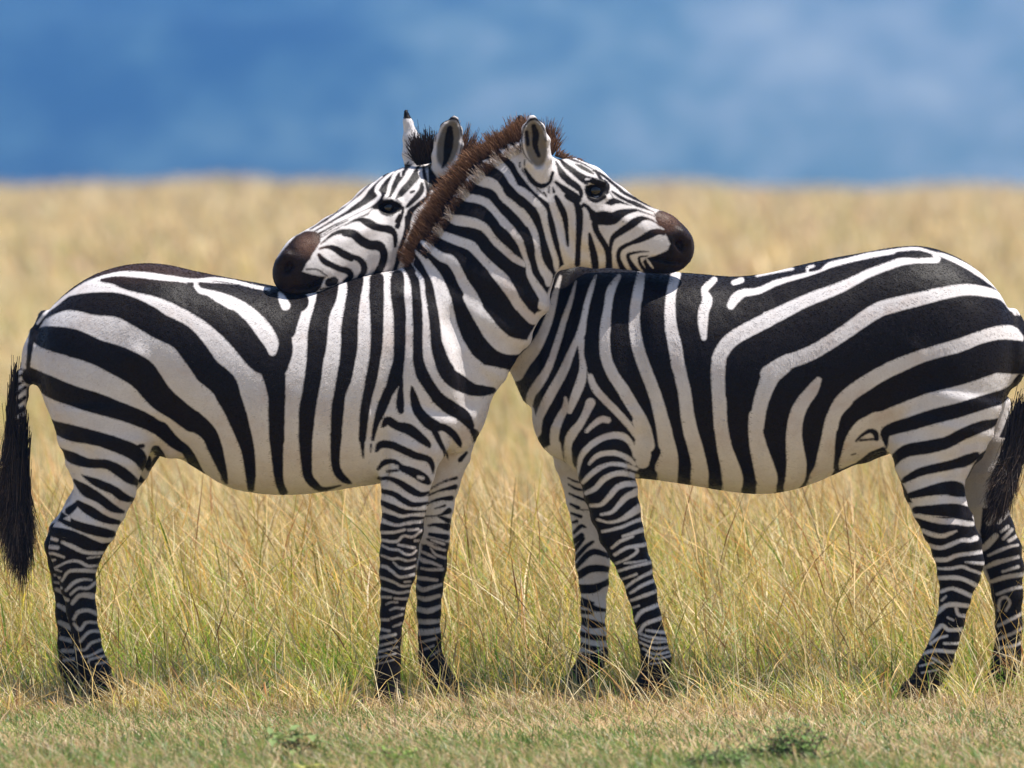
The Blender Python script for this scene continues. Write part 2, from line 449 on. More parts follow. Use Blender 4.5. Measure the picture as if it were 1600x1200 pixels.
COAT_B = """
@0,0,1
B 650,150 1700,330 1700,760 1300,800 870,770 780,640 780,560 600,450
@750,400,4
w 505,130,16 470,250,38 440,370,50 390,500,62 330,600,80 270,670,95 220,740,110
w 602,165,10 570,280,28 530,400,36 490,530,40 430,700,46 370,800,60 320,880,52 308,970,46 320,1060,90 330,1100,110
w 728,125,10 700,200,30 670,300,34 650,400,40 630,490,54 600,540,40 565,620,45 520,730,56 470,820,60 410,930,60 370,1020,50 350,1070,60
w 632,530,44 635,620,30 645,700,45 630,790,60 595,880,55 560,970,40
w 535,890,18 535,950,40 500,1020,50 470,1100,58 465,1190,52
w 872,130,28 820,220,52 800,330,50 785,440,65 780,540,66 790,640,70 830,740,70 890,830,75 950,930,76 1010,1030,76 1040,1110,76 1050,1190,90
w 690,752,34 720,830,48 790,910,46 860,980,46 930,1060,42 980,1130,36 1010,1170,40
@800,600,5
w 615,150,76 580,230,60 530,320,60 470,400,76 440,480,60 440,580,60 450,660,72 480,720,84
w 582,376,28 640,320,42 700,280,52 750,288,50
w 955,540,25 930,470,42 880,420,56 800,405,52 700,430,50 610,490,50 550,560,44 525,640,34 520,700,18
w 605,630,24 660,570,40 740,545,42 830,550,42 910,590,40 965,640,30
W 230,530 300,490 345,420 380,470 410,640 440,720 300,612
W 90,225 150,150 200,290 240,300 222,412 150,432 105,405
w 1020,430,84 1040,540,100 1025,620,110
@1000,550,4
w 0,440,90 20,540,90 0,640,90
@750,400,4
w 1012,120,50 990,230,64 970,350,65 970,460,70 990,580,75 1030,700,76 1070,800,76 1110,920,80 1140,1040,86 1165,1180,96
@1000,550,4
w 130,400,84 155,480,84 172,560,88 185,650,108 170,730,140
@750,400,4
w 1232,118,62 1200,230,60 1190,340,66 1195,450,76 1220,570,84 1240,700,82
@1000,550,4
w 225,0,76 250,130,80 278,250,80 298,400,85 318,500,92 348,600,92 372,700,96 380,790,112 375,860,100
@1000,370,4
w 475,272,34 420,320,45 410,350,44 425,400,64 400,470,66 395,560,56 400,632,32
w 595,292,30 645,275,34
w 572,432,48 600,390,60 650,355,50 750,340,40 850,295,36 950,265,30 1050,240,24 1140,215,14 1200,180,34 1300,155,30 1450,120,34 1600,97,26
w 1060,235,16 1062,200,18 1100,186,14
w 740,250,12 850,225,20 970,205,14
@1200,370,4
w 640,122,24 800,90,20 950,78,20 1050,103,16 1130,125,28 1250,180,34 1350,240,34 1450,310,34 1500,360,28 1550,440,28 1575,490,20
w 1050,112,14 1075,145,36 960,152,30 850,158,46 750,190,48 640,230,50 540,280,56 430,330,68 320,370,74 200,420,76 100,470,84 0,515,90
w 1520,372,10 1560,430,16 1600,490,20
@1000,370,4
w 820,507,90 780,530,90 660,590,90 565,650,90 505,730,88 488,810,90 488,920,86 495,1050,82 502,1190,80
@1000,550,4
w 495,300,88 505,450,84 530,600,94 560,700,112 585,800,130 590,870,110
@1200,370,4
w 1548,460,24 1490,385,40 1400,352,58 1250,333,70 1100,355,76 950,390,84 800,425,90 700,455,92 600,515,92 500,585,88 400,650,88 300,710,90 200,755,90 100,790,92 0,855,100
@1000,370,4
w 900,805,95 820,870,108 778,960,100 748,1060,92 728,1190,92
@1000,550,4
w 722,400,86 724,500,90 743,600,108 772,700,124 800,800,136 800,870,110
w 1115,175,40 1075,240,74 1015,320,86 980,400,94 965,510,98 972,610,112 985,710,126 980,800,126 955,860,90
@1200,370,4
w 1600,640,50 1540,605,86 1450,605,84 1330,632,78 1200,680,84 1080,712,80 950,752,80 830,800,90 720,852,92 620,912,95 520,980,95 450,1050,92 412,1130,86 400,1190,85
@1000,550,4
w 1290,300,90 1230,370,88 1198,450,86 1180,560,92 1170,660,112 1165,740,130 1130,800,120
@1280,600,5
W 1600,-60 1560,-10 1300,55 1050,120 850,170 650,240 510,300 490,370 520,480 600,670 700,850 820,1100 860,1250 1220,1250 1180,1075 1160,760 1260,560 1450,450 1590,150
W 1640,-60 1560,-10 1180,95 900,180 640,262 510,320 490,370 540,490 420,540 300,640 180,690 165,640 190,540 210,440 260,340 360,235 500,215 600,170 830,80 1150,0 1400,-80
@1200,370,4
b 1640,740,90 1590,720,130 1500,740,150 1400,780,150 1250,820,140 1100,850,140 980,890,130 870,920,110 780,965,110 690,1030,100 600,1080,70
b 690,1030,100 560,1105,90 500,1160,70
@1280,600,5
b 380,180,80 300,240,90 230,320,80 180,420,72 160,520,54 150,620,44 145,670,34
b 1600,-45,50 1530,80,112 1300,145,112 1080,210,116 900,255,116 730,310,110 600,350,100 530,390,80 535,460,40 540,510,14
b 1405,305,56 1270,340,92 1130,395,96 1000,460,97 850,497,106 710,520,100 630,570,84 595,640,40
b 1240,565,60 1170,600,92 1050,635,76 900,665,72 790,695,66 700,745,52 665,775,30
b 715,882,48 870,840,80 1000,820,106 1090,830,120 1145,865,56
b 770,995,60 950,993,96 1080,1000,112 1175,1020,104
b 300,452,20 340,412,26 400,374,34 450,392,46 462,440,36
b 330,448,22 385,444,16 440,438,20
b 268,566,14 300,556,10
@0,0,1
B 1425,812 1520,806 1548,850 1560,890 1545,1150 1360,1150 1420,1050 1455,960 1462,890 1440,850
@1400,760,8
w 310,385,60 450,420,70 620,450,72 750,450,72 900,480,66 985,485,56
w 360,575,52 480,620,60 600,635,56 700,600,50 775,572,26
w 440,765,60 580,785,52 700,745,56 830,690,50 940,690,52 1030,668,66
w 520,940,60 660,930,56 780,880,50 920,860,46 1120,838,46
w 890,965,20 1000,975,36 1130,988,44
w 540,1050,26 700,1045,42 850,1020,40 950,1060,42 1090,1110,36
@1280,840,4.284
w 800,285,26 900,278,30 980,290,28 1080,340,32
w 830,375,24 900,352,24 960,370,28 1050,412,30
w 800,525,24 860,470,32 920,460,32 1040,475,28
w 930,485,22 950,530,24 1020,542,22
w 835,435,14 862,405,14
w 875,548,12 912,565,12
w 750,700,24 830,605,28 880,630,26 970,630,28
w 760,725,20 820,685,18 870,672,14
w 850,722,16 950,725,18
w 710,795,18 790,770,24 930,782,24
w 770,820,14 840,858,14
w 690,875,12 780,850,12
w 700,920,10 800,900,10
w 880,870,12 910,860,12
@0,0,1
w 1046,722,30 1042,790,36
w 1097,760,24 1097,795,26
w 1146,765,30 1146,795,32
w 1200,765,32 1202,795,34
w 1241,765,22 1238,795,24
w 1282,748,28 1272,795,30
"""
LEG_B_NEAR = """
@0,0,1
B 880,748 1000,742 1010,840 1070,1030 1080,1140 960,1140 980,1000 940,860 905,790
@800,600,5
w 555,780,30 610,720,42 690,660,40 780,630,30 880,642,36 980,680,26
w 580,862,34 650,825,40 720,750,46 800,710,42 880,705,42 985,740,36
w 620,962,30 700,950,32 760,890,42 820,820,46 890,790,46 990,790,44
w 700,1030,20 780,1010,30 840,950,42 900,890,50 990,850,64
w 670,1070,22 760,1090,22 850,1070,32 920,1030,52 1000,980,66
w 710,1165,22 850,1130,26 950,1090,26 1030,1065,34
w 870,1200,20 1000,1160,36 1040,1150,40
@840,840,4.284
w 500,80,18 560,32,22 640,0,20
w 520,125,24 600,78,24 700,62,26 750,55,26
w 530,185,16 620,142,18 672,100,22 650,70,18
w 585,182,12 730,165,14
w 535,240,16 640,205,20 760,178,24
w 555,298,14 665,255,16
w 585,355,18 670,290,20 800,228,28
w 625,385,18 700,335,22 800,295,26
w 630,435,18 720,400,24 810,370,24
w 645,485,12 682,470,14
w 660,570,22 700,510,28 820,462,28
w 685,650,22 730,590,26 850,550,28
w 735,635,16 860,652,22
w 690,660,14 760,680,16 870,697,22
w 690,688,10 780,715,14 880,712,12
w 690,718,12 790,755,16 890,750,16
w 710,760,12 790,795,14 900,780,14
w 730,800,10 800,825,12 910,805,14
w 760,860,8 850,850,8
"""
COAT_B_FAR_BASE = """
@0,0,1
w 1,1,1
"""
HEAD_B = """
@0,0,1
W 420,330 540,300 640,250 668,250 668,300 690,290 660,340 640,400 625,432 560,450 470,470 420,470
@540,240,10
B -200,900 -50,720 130,560 330,400 560,270 750,190 950,110 1110,70 1200,100 1180,180 1140,300 1150,440 1020,540 900,660 800,700 830,760 600,900 420,870 380,950 200,1010 0,1090 -150,1190 -230,1130
@420,240,5
B 300,580 430,480 560,390 640,320 640,520 520,590 410,660
@540,240,10
w 880,235,30 770,300,58 720,400,60 680,500,60 650,620,50 610,710,62
w 730,280,30 600,390,50 510,490,68 470,580,60 515,650,62 470,720,60 350,810,70 200,890,62 0,990,58
w 545,360,30 440,440,46 330,560,50 240,670,70 100,780,68 0,862,60
w 340,465,20 230,560,38 100,690,40 0,785,40
w 390,870,40 250,940,60 100,1010,60 0,1070,60
w 1170,115,30 1060,180,76 990,280,92 920,400,84 840,500,72 780,600,62 735,685,66
w 850,280,26 850,350,16
w 1195,170,30 1155,270,70 1175,380,62 1120,470,80 1040,570,100 960,650,84 880,710,60 845,760,40
w 660,705,30 750,690,30
w 750,725,30 820,765,36
@420,240,5
w 600,393,18 500,460,15 400,525,15 300,590,16
w 600,432,32 500,500,21 420,552,17 330,605,18
w 600,495,28 500,545,22 420,590,18 370,615,10
w 600,535,28 520,575,24 440,622,20 400,645,15
@540,240,10
b 1180,470,50 1170,580,90 1080,700,90 980,800,62 935,845,30
b 1015,605,44 1055,590,40
b 960,1190,84 970,1050,90 1000,920,100 1080,840,72 1180,760,72 1260,690,62 1280,580,60 1250,450,62 1220,330,62 1200,220,40 1185,170,20
b 1350,380,30 1340,500,40 1390,570,40 1400,640,50
b 1330,760,40 1240,900,30
b 430,825,40 540,820,150 650,850,260 760,850,200 860,850,70
b 890,850,46 880,920,50 840,1040,62 800,1140,84
b 340,955,20 420,850,20
W 330,985 400,870 470,920 560,980 700,990 790,930 860,890 850,980 770,1070 660,1110 560,1060 440,1005
@540,340,10
b -20,125,14 100,60,40 220,35,70 350,85,130 450,140,122 560,170,112 680,190,130 755,260,84 770,350,76 765,455,40
b 800,60,84 840,-30,60
b 955,0,88 955,150,90 925,260,72 880,400,62 835,550,80 800,700,74 745,860,64
b -20,240,110 120,262,140 250,370,150 380,430,150 500,440,160 580,520,130 590,640,122 550,760,120 490,870,120 430,940,90
b -20,560,100 100,610,84 200,650,92 275,740,104 280,840,104 220,930,84
@420,340,8.57
b 700,350,20 850,230,44 960,190,64 1080,190,76
b 640,290,14 780,190,16 900,110,16 1050,40,20
b 690,415,30 790,392,52 900,425,92 1000,490,102 1100,545,94
b 675,500,50 740,580,84 850,640,82 960,690,82 1060,720,92 1092,790,82 1020,860,70
b 810,870,120 870,850,122
b 510,690,24 640,690,22 720,735,18 780,780,16
B 470,185 560,175 640,190 700,230 690,330 640,410 590,480 555,560 500,620 455,720 560,755 700,785 765,790 690,950 600,1030 450,1090 200,1060 60,980 40,800 50,620 140,500 240,380 360,240
b 690,960,30 830,940,30 1000,890,34 1180,820,30
w 760,810,16 735,880,26 710,940,24
w 560,715,16 640,735,44 720,765,16
@600,150,10
W 280,100 700,740 640,860 420,1060 280,1060
W 1040,300 1160,300 1240,560 1240,760 1150,1000 1050,1200 830,1280 700,1100 740,860 800,560 900,380
b 310,150,30 330,260,36 325,420,14
b 330,1080,30 420,900,60 520,800,90 640,750,120 720,800,80
b 790,700,16 800,580,30 870,450,40 960,370,50 1080,340,60 1160,400,40 1200,560,26 1215,700,20 1180,900,14 1120,1050,10
b 1020,500,90 1010,650,140 990,820,140 960,980,90 900,1120,30
w 830,900,50 860,780,20
"""  # jaw-line shadow drawn in black; rear cheek stroke is stripe plus shade
COAT_B_FAR = """
@880,720,9.23
b 80,305,20 180,352,28 290,372,30
b 90,398,24 200,462,42 320,482,24
b 100,535,30 230,592,44 380,642,40
b 120,690,40 230,742,60
b 250,768,16 440,772,16
b 130,825,40 270,872,54
b 150,960,40 210,940,54
b 170,1110,50 270,1010,62 340,1030,26
@840,840,4.284
b 255,60,40 300,20,40
b 255,120,30 310,40,30
b 255,180,30 330,95,30 380,60,20
b 260,240,30 340,150,42 400,130,42 490,162,30
b 270,300,54 350,250,54 430,242,48 505,258,34
b 280,385,64 380,380,64 440,355,44 490,335,44
b 300,455,30 380,480,20
b 300,485,44 350,492,44 390,515,40 470,532,22
b 300,540,30 370,545,24
b 300,600,50 370,622,62 460,632,24
b 295,690,40 380,712,40 470,722,34
b 295,765,40 370,785,34 480,802,40
B 260,815 500,815 560,1280 60,1280 200,950
w 310,790,10 370,815,12 440,790,10
@0,0,1
B 1530,840 1620,800 1640,1150 1520,1150 1560,920
B 1545,800 1580,805 1590,850 1540,860
@1400,760,8
w 1000,460,90 1060,560,110 1100,680,80
w 1120,875,60 1220,800,84 1330,680,74
w 1240,520,60 1300,420,70
w 1370,510,40 1450,435,52
w 1400,625,36 1490,565,44
w 1430,715,44 1540,605,48
w 1500,745,44 1600,690,44
w 1240,930,30 1370,870,42 1500,820,36 1620,800,30
w 1190,1095,40 1320,1030,62 1450,990,52 1620,950,44
w 1420,1135,30 1620,1075,44
@1280,840,4.284
w 1200,335,26 1300,302,32 1420,285,30
w 1240,420,20 1330,385,24 1420,370,20
w 1250,530,20 1260,460,20 1300,440,20 1325,480,20 1300,530,18
w 1250,635,20 1330,592,24 1420,550,22
w 1250,725,20 1330,692,22 1420,650,20
w 1250,785,18 1350,770,20 1430,740,20
w 1250,840,14 1350,830,14
"""
#</STRIPES>
# ------------------------------------------------------------------ far slope, plain, haze
def mat_ground():
    b = NB('dry_soil'); co = b.n('NewGeometry').outputs['Position']
    f = b.noise(co, 1.4, 5); g = b.noise(co, 14.0, 4); h = b.noise(co, 0.05, 4, 0.6)
    c = b.ramp(f, (0.30, (0.20, 0.145, 0.065)), (0.5, (0.33, 0.24, 0.11)), (0.7, (0.16, 0.17, 0.045)))
    c = b.mix(b.math('MULTIPLY', g, 0.5), c, (0.40, 0.31, 0.17))
    c = b.mix(b.ramp(h, (0.4, (0, 0, 0)), (0.65, (0.6, 0.6, 0.6))), c, (0.30, 0.19, 0.07))
    p = b.n('BsdfPrincipled', {'Base Color': c, 'Roughness': 0.95})
    return b.surface(p.outputs[0])
def land(y, x=0.0):
    y = np.asarray(y, float); x = np.asarray(x, float)
    far = np.clip((y-60)/120, 0, 1)*np.clip((520-y)/200, 0, 1)
    roll = far*(0.16*np.sin(x*0.42+y*0.021)+0.12*np.sin(x*1.07+1.3)-0.020*np.clip(x, -25, 25)*0.4)
    up = np.clip((y-30)/260, 0, 1); dn = np.clip((y-310)/500, 0, 1)
    return roll+0.86*up*up*(3-2*up)-26*dn*dn*(3-2*dn)
xs = np.r_[-1400, -500, -150, np.arange(-60, 61, 2.0), 150, 500, 1400]; ys = np.r_[-60, -24, -10, -4, 0, 4, 10, 20, np.arange(30, 900, 15.0), 1100, 1500]
gx, gy = np.meshgrid(xs, ys); gv = np.stack([gx.ravel(), gy.ravel(), land(gy.ravel(), gx.ravel())], 1)
nx = len(xs); idx = np.arange(gx.size).reshape(gx.shape)
gq = np.stack([idx[:-1, :-1], idx[:-1, 1:], idx[1:, 1:], idx[1:, :-1]], -1).reshape(-1, 4)
ground = link(bpy.data.objects.new('ground', np_mesh('ground', gv, gq))); tag(ground, kind='structure')
ground.data.materials.append(mat_ground())

def vnoise(x, y, seed):
    r = np.random.default_rng(seed); T = r.random((64, 64))
    xi = np.floor(x).astype(int); yi = np.floor(y).astype(int); fx = x-xi; fy = y-yi
    fx = fx*fx*(3-2*fx); fy = fy*fy*(3-2*fy)
    g = lambda a, b: T[a % 64, b % 64]
    return (g(xi, yi)*(1-fx)+g(xi+1, yi)*fx)*(1-fy)+(g(xi, yi+1)*(1-fx)+g(xi+1, yi+1)*fx)*fy
hx, hy = np.meshgrid(np.linspace(-1400, 1400, 141), np.linspace(1480, 3400, 97))
t = np.clip((hy-1500)/1900, 0, 1)
hz = -30 + 285*t**0.9*(0.82+0.36*vnoise(hx/260, hy/340, 3)) + 14*vnoise(hx/70, hy/90, 4)*np.minimum(1, t*6)
hv = np.stack([hx.ravel(), hy.ravel(), hz.ravel()], 1); idx = np.arange(hx.size).reshape(hx.shape)
hq = np.stack([idx[:-1, :-1], idx[:-1, 1:], idx[1:, 1:], idx[1:, :-1]], -1).reshape(-1, 4)
hill = link(bpy.data.objects.new('hill', np_mesh('hill', hv, hq))); tag(hill, kind='structure')
b = NB('wooded_slope'); co = b.n('NewGeometry').outputs['Position']
mp = b.n('Mapping', {'Vector': co, 'Scale': (1, 0.25, 1)}).outputs[0]
f = b.noise(mp, 0.012, 4, 0.55); g = b.noise(mp, 0.045, 5, 0.65)
sx = b.n('SeparateXYZ', {'Vector': co}).outputs
side = b.math('MULTIPLY', b.math('SMOOTH_MIN', b.math('MAXIMUM', b.math('ADD', b.math('DIVIDE', sx[0], 300), 0.02), -0.22), 0.26), 0.50)
k = b.math('ADD', b.math('ADD', b.math('MULTIPLY', f, 0.56), b.math('MULTIPLY', g, 0.50)), side)
c = b.ramp(k, (0.36, (0.006, 0.012, 0.012)), (0.47, (0.025, 0.045, 0.04)), (0.56, (0.07, 0.10, 0.08)), (0.66, (0.13, 0.15, 0.13)), (0.80, (0.23, 0.24, 0.20)))
p = b.n('BsdfPrincipled', {'Base Color': c, 'Roughness': 1.0}); hill.data.materials.append(b.surface(p.outputs[0]))

# ------------------------------------------------------------------ implicit bodies -> one continuous mesh
def smin(a, b, k):
    h = np.clip(0.5+0.5*(b-a)/k, 0, 1)
    return b*(1-h)+a*h - k*h*(1-h)
class Field:
    """signed field of one animal; u along the body, w across it (towards the back), v downwards"""
    def __init__(s, u0, u1, v0, v1, w0, w1, h):
        s.h = h; s.o = np.array([u0, w0, v0], float)
        s.U = np.arange(u0, u1, h, dtype=np.float32); s.W = np.arange(w0, w1, h, dtype=np.float32); s.V = np.arange(v0, v1, h, dtype=np.float32)
        s.F = np.full((len(s.U), len(s.W), len(s.V)), 40.0, np.float32)
    def box(s, lo, hi):
        r = []
        for ax, (l, h_) in zip((s.U, s.W, s.V), zip(lo, hi)):
            a = int(np.searchsorted(ax, l)); c = int(np.searchsorted(ax, h_)); r.append(slice(a, max(c, a+1)))
        u, w_, v = np.meshgrid(s.U[r[0]], s.W[r[1]], s.V[r[2]], indexing='ij', sparse=True)
        return tuple(r), u, w_, v
    def put(s, r, g, k, sub=False):
        if sub: s.F[r] = np.maximum(s.F[r], -g) if k <= 0 else -smin(-s.F[r], g, k)
        else: s.F[r] = smin(s.F[r], g, k) if k > 0 else np.minimum(s.F[r], g)
    def chain(s, st, k=14, e=30, sub=False, upright=False):
        """st rows: u, v, half size in the side plane, half width, w"""
        st = np.asarray(st, float)
        m = st[:, 2:4].max()+k+12
        for A, B in zip(st[:-1], st[1:]):
            lo = (min(A[0], B[0])-m, min(A[4]-A[3], B[4]-B[3])-k-12, min(A[1], B[1])-m)
            hi = (max(A[0], B[0])+m, max(A[4]+A[3], B[4]+B[3])+k+12, max(A[1], B[1])+m)
            r, u, w_, v = s.box(lo, hi)
            eu, ev = B[0]-A[0], B[1]-A[1]; L = math.hypot(eu, ev)+1e-6; eu /= L; ev /= L
            if upright: eu, ev, L = 1.0, 0.0, abs(B[0]-A[0])
            al = (u-A[0])*eu+(v-A[1])*ev
            t = np.clip(al/L, 0, 1); ex = al-t*L
            pe = (v-A[1]-(B[1]-A[1])*t) if upright else -(u-A[0])*ev+(v-A[1])*eu
            ha = A[2]+(B[2]-A[2])*t; hb = A[3]+(B[3]-A[3])*t; wc = A[4]+(B[4]-A[4])*t
            rr = np.sqrt((pe/ha)**2+((w_-wc)/hb)**2+(ex/np.minimum(ha, e))**2)
            s.put(r, ((rr-1)*np.minimum(ha, hb)).astype(np.float32), k, sub)
    def trunk(s, st, e=26):
        """barrel of the body: one smooth lofted form; st rows as in chain, sorted by u"""
        st = np.asarray(st, float); P = []
        for i in range(len(st)-1):
            p0, p1, p2, p3 = st[max(i-1, 0)], st[i], st[i+1], st[min(i+2, len(st)-1)]
            for t in np.linspace(0, 1, 8, endpoint=False):
                m1 = (p2-p0)/max(p2[0]-p0[0], 1e-6)*(p2[0]-p1[0]); m2 = (p3-p1)/max(p3[0]-p1[0], 1e-6)*(p2[0]-p1[0])
                P.append((2*t**3-3*t*t+1)*p1+(t**3-2*t*t+t)*m1+(3*t*t-2*t**3)*p2+(t**3-t*t)*m2)
        P.append(st[-1]); P = np.array(P)
        k_ = np.ones(5)/5; 
        for j in range(1, 5):
            pad = np.r_[[P[0, j]]*2, P[:, j], [P[-1, j]]*2]; P[2:-2, j] = np.convolve(pad, k_, 'valid')[2:-2]
        u = s.U; vc, ha, hb = [np.interp(u, P[:, 0], P[:, j]) for j in (1, 2, 3)]
        ex = np.where(u < P[0, 0], u-P[0, 0], np.where(u > P[-1, 0], u-P[-1, 0], 0.0))
        q = lambda x: x[:, None, None].astype(np.float32)
        pe = (s.V[None, None]-q(vc))/q(ha); pw = s.W[None, :, None]/q(hb)
        # slightly flattened sides, narrower spine
        rr = np.sqrt(np.abs(pe)**2+np.abs(pw)**2+q((ex/np.minimum(ha, e))**2))
        s.F = smin(s.F, ((rr-1)*q(np.minimum(ha, hb))).astype(np.float32), 6)
    def ell(s, u, v, w_, a, b_, c, rot=0.0, k=10, sub=False):
        """ellipsoid, half axes a (along), b_ (across, side plane), c (w); rot in degrees"""
        m = max(a, b_)+k+12
        r, U, W, V = s.box((u-m, w_-c-k-12, v-m), (u+m, w_+c+k+12, v+m))
        q = math.radians(rot); du, dv = U-u, V-v
        p1 = du*math.cos(q)+dv*math.sin(q); p2 = -du*math.sin(q)+dv*math.cos(q)
        rr = np.sqrt((p1/a)**2+(p2/b_)**2+((W-w_)/c)**2)
        s.put(r, ((rr-1)*min(a, b_, c)).astype(np.float32), k, sub)
    def blur(s, n=1):
        for _ in range(n):
            for ax in range(3):
                f = s.F; a = np.roll(f, 1, ax); c = np.roll(f, -1, ax); s.F = 0.25*a+0.5*f+0.25*c
    def near_w(s, u, v):
        i = int(round((u-s.U[0])/s.h)); j = int(round((v-s.V[0])/s.h)); col = s.F[i, :, j]
        k = np.nonzero(col < 0)[0]
        return float(s.W[k[0]]) if len(k) else 0.0
    def far_w(s, u, v):
        i = int(round((u-s.U[0])/s.h)); j = int(round((v-s.V[0])/s.h)); col = s.F[i, :, j]
        k = np.nonzero(col < 0)[0]
        return float(s.W[k[-1]]) if len(k) else 0.0
    def mesh(s):
        F = s.F; ins = F < 0
        n = np.zeros(tuple(d-1 for d in F.shape), np.int8)
        for a in (0, 1):
            for b_ in (0, 1):
                for c in (0, 1):
                    n += ins[a:F.shape[0]-1+a, b_:F.shape[1]-1+b_, c:F.shape[2]-1+c]
        I = np.argwhere((n > 0) & (n < 8)); ident = np.full(n.shape, -1, np.int64); ident[tuple(I.T)] = np.arange(len(I))
        acc = np.zeros((len(I), 3)); cnt = np.zeros(len(I))
        cor = [(a, b_, c) for a in (0, 1) for b_ in (0, 1) for c in (0, 1)]
        val = {c: F[I[:, 0]+c[0], I[:, 1]+c[1], I[:, 2]+c[2]].astype(float) for c in cor}
        for c in cor:
            for ax in range(3):
                if c[ax]: continue
                d = list(c); d[ax] = 1; d = tuple(d)
                A, B = val[c], val[d]; x = (A < 0) != (B < 0)
                t = np.where(x, A/np.where(x, A-B, 1), 0)
                P = np.tile(np.array(c, float), (len(I), 1)); P[:, ax] = t
                acc[x] += P[x]; cnt[x] += 1
        verts = (I+acc/cnt[:, None])*s.h+s.o
        quads = []
        for ax in range(3):
            sl0 = [slice(None)]*3; sl1 = [slice(None)]*3; sl0[ax] = slice(0, -1); sl1[ax] = slice(1, None)
            a0 = ins[tuple(sl0)]; a1 = ins[tuple(sl1)]
            E = np.argwhere(a0 != a1); o1, o2 = [(1, 2), (2, 0), (0, 1)][ax]
            E = E[(E[:, o1] > 0) & (E[:, o2] > 0) & (E[:, o1] < F.shape[o1]-1) & (E[:, o2] < F.shape[o2]-1)]
            flip = a0[tuple(E.T)]
            q = []
            for d1, d2 in ((-1, -1), (0, -1), (0, 0), (-1, 0)):
                G = E.copy(); G[:, o1] += d1; G[:, o2] += d2; q.append(ident[tuple(G.T)])
            q = np.stack(q, 1); q[~flip] = q[~flip][:, ::-1]
            quads.append(q)
        q = np.vstack(quads)
        # keep the largest shell only
        q = q[(q >= 0).all(1)]
        # relax a little so that the grid does not show
        for lam in (0.45, -0.47, 0.45, -0.47):
            sm = np.zeros_like(verts); c = np.zeros(len(verts))
            for a, b_ in ((0, 1), (1, 2), (2, 3), (3, 0)):
                np.add.at(sm, q[:, a], verts[q[:, b_]]); np.add.at(c, q[:, a], 1)
                np.add.at(sm, q[:, b_], verts[q[:, a]]); np.add.at(c, q[:, b_], 1)
            verts = verts+lam*(sm/np.maximum(c, 1)[:, None]-verts)
        return verts, q
def refine(V, Q, mask):
    """split the chosen quads into four, so that fine stripes keep their edges"""
    S_, R = Q[mask], Q[~mask]
    E = np.stack([S_, np.roll(S_, -1, 1)], -1).reshape(-1, 2); E.sort(1)
    U, inv = np.unique(E[:, 0]*(len(V)+1)+E[:, 1], return_inverse=True)
    a_, b_ = U//(len(V)+1), U % (len(V)+1)
    M = (inv.reshape(-1, 4))+len(V); C = np.arange(len(S_))+len(V)+len(U)
    V2 = np.vstack([V, (V[a_]+V[b_])/2, V[S_].mean(1)])
    new = [np.stack([S_[:, k], M[:, k], C, M[:, (k+3) % 4]], 1) for k in range(4)]
    return V2, np.vstack([R]+new)
def crease(F_, pts, depth, r, k, up=False):
    for sgn in (0, 1):
        st = []
        for u, v in pts:
            ws = F_.near_w(u, v) if sgn == 0 else F_.far_w(u, v)
            off = (r-depth)*(1 if up else -1)*(1 if sgn == 0 else -1)
            st.append((u, v, r, r, ws+off))
        F_.chain(st, k, r, sub=not up)
class Frame:
    """side-view units -> metres, for one animal"""
    def __init__(s, y_mid, y_near):
        s.y = y_mid; s.c = (D+y_near)/D/S; s.vg = V_HOR+EYE/s.c
    def __call__(s, P):
        P = np.asarray(P, float)
        return np.stack([(P[..., 0]-800)*s.c, s.y+P[..., 1]/S, EYE-(P[..., 2]-V_HOR)*s.c], -1)
def smooth01(x): x = np.clip(x, 0, 1); return x*x*(3-2*x)

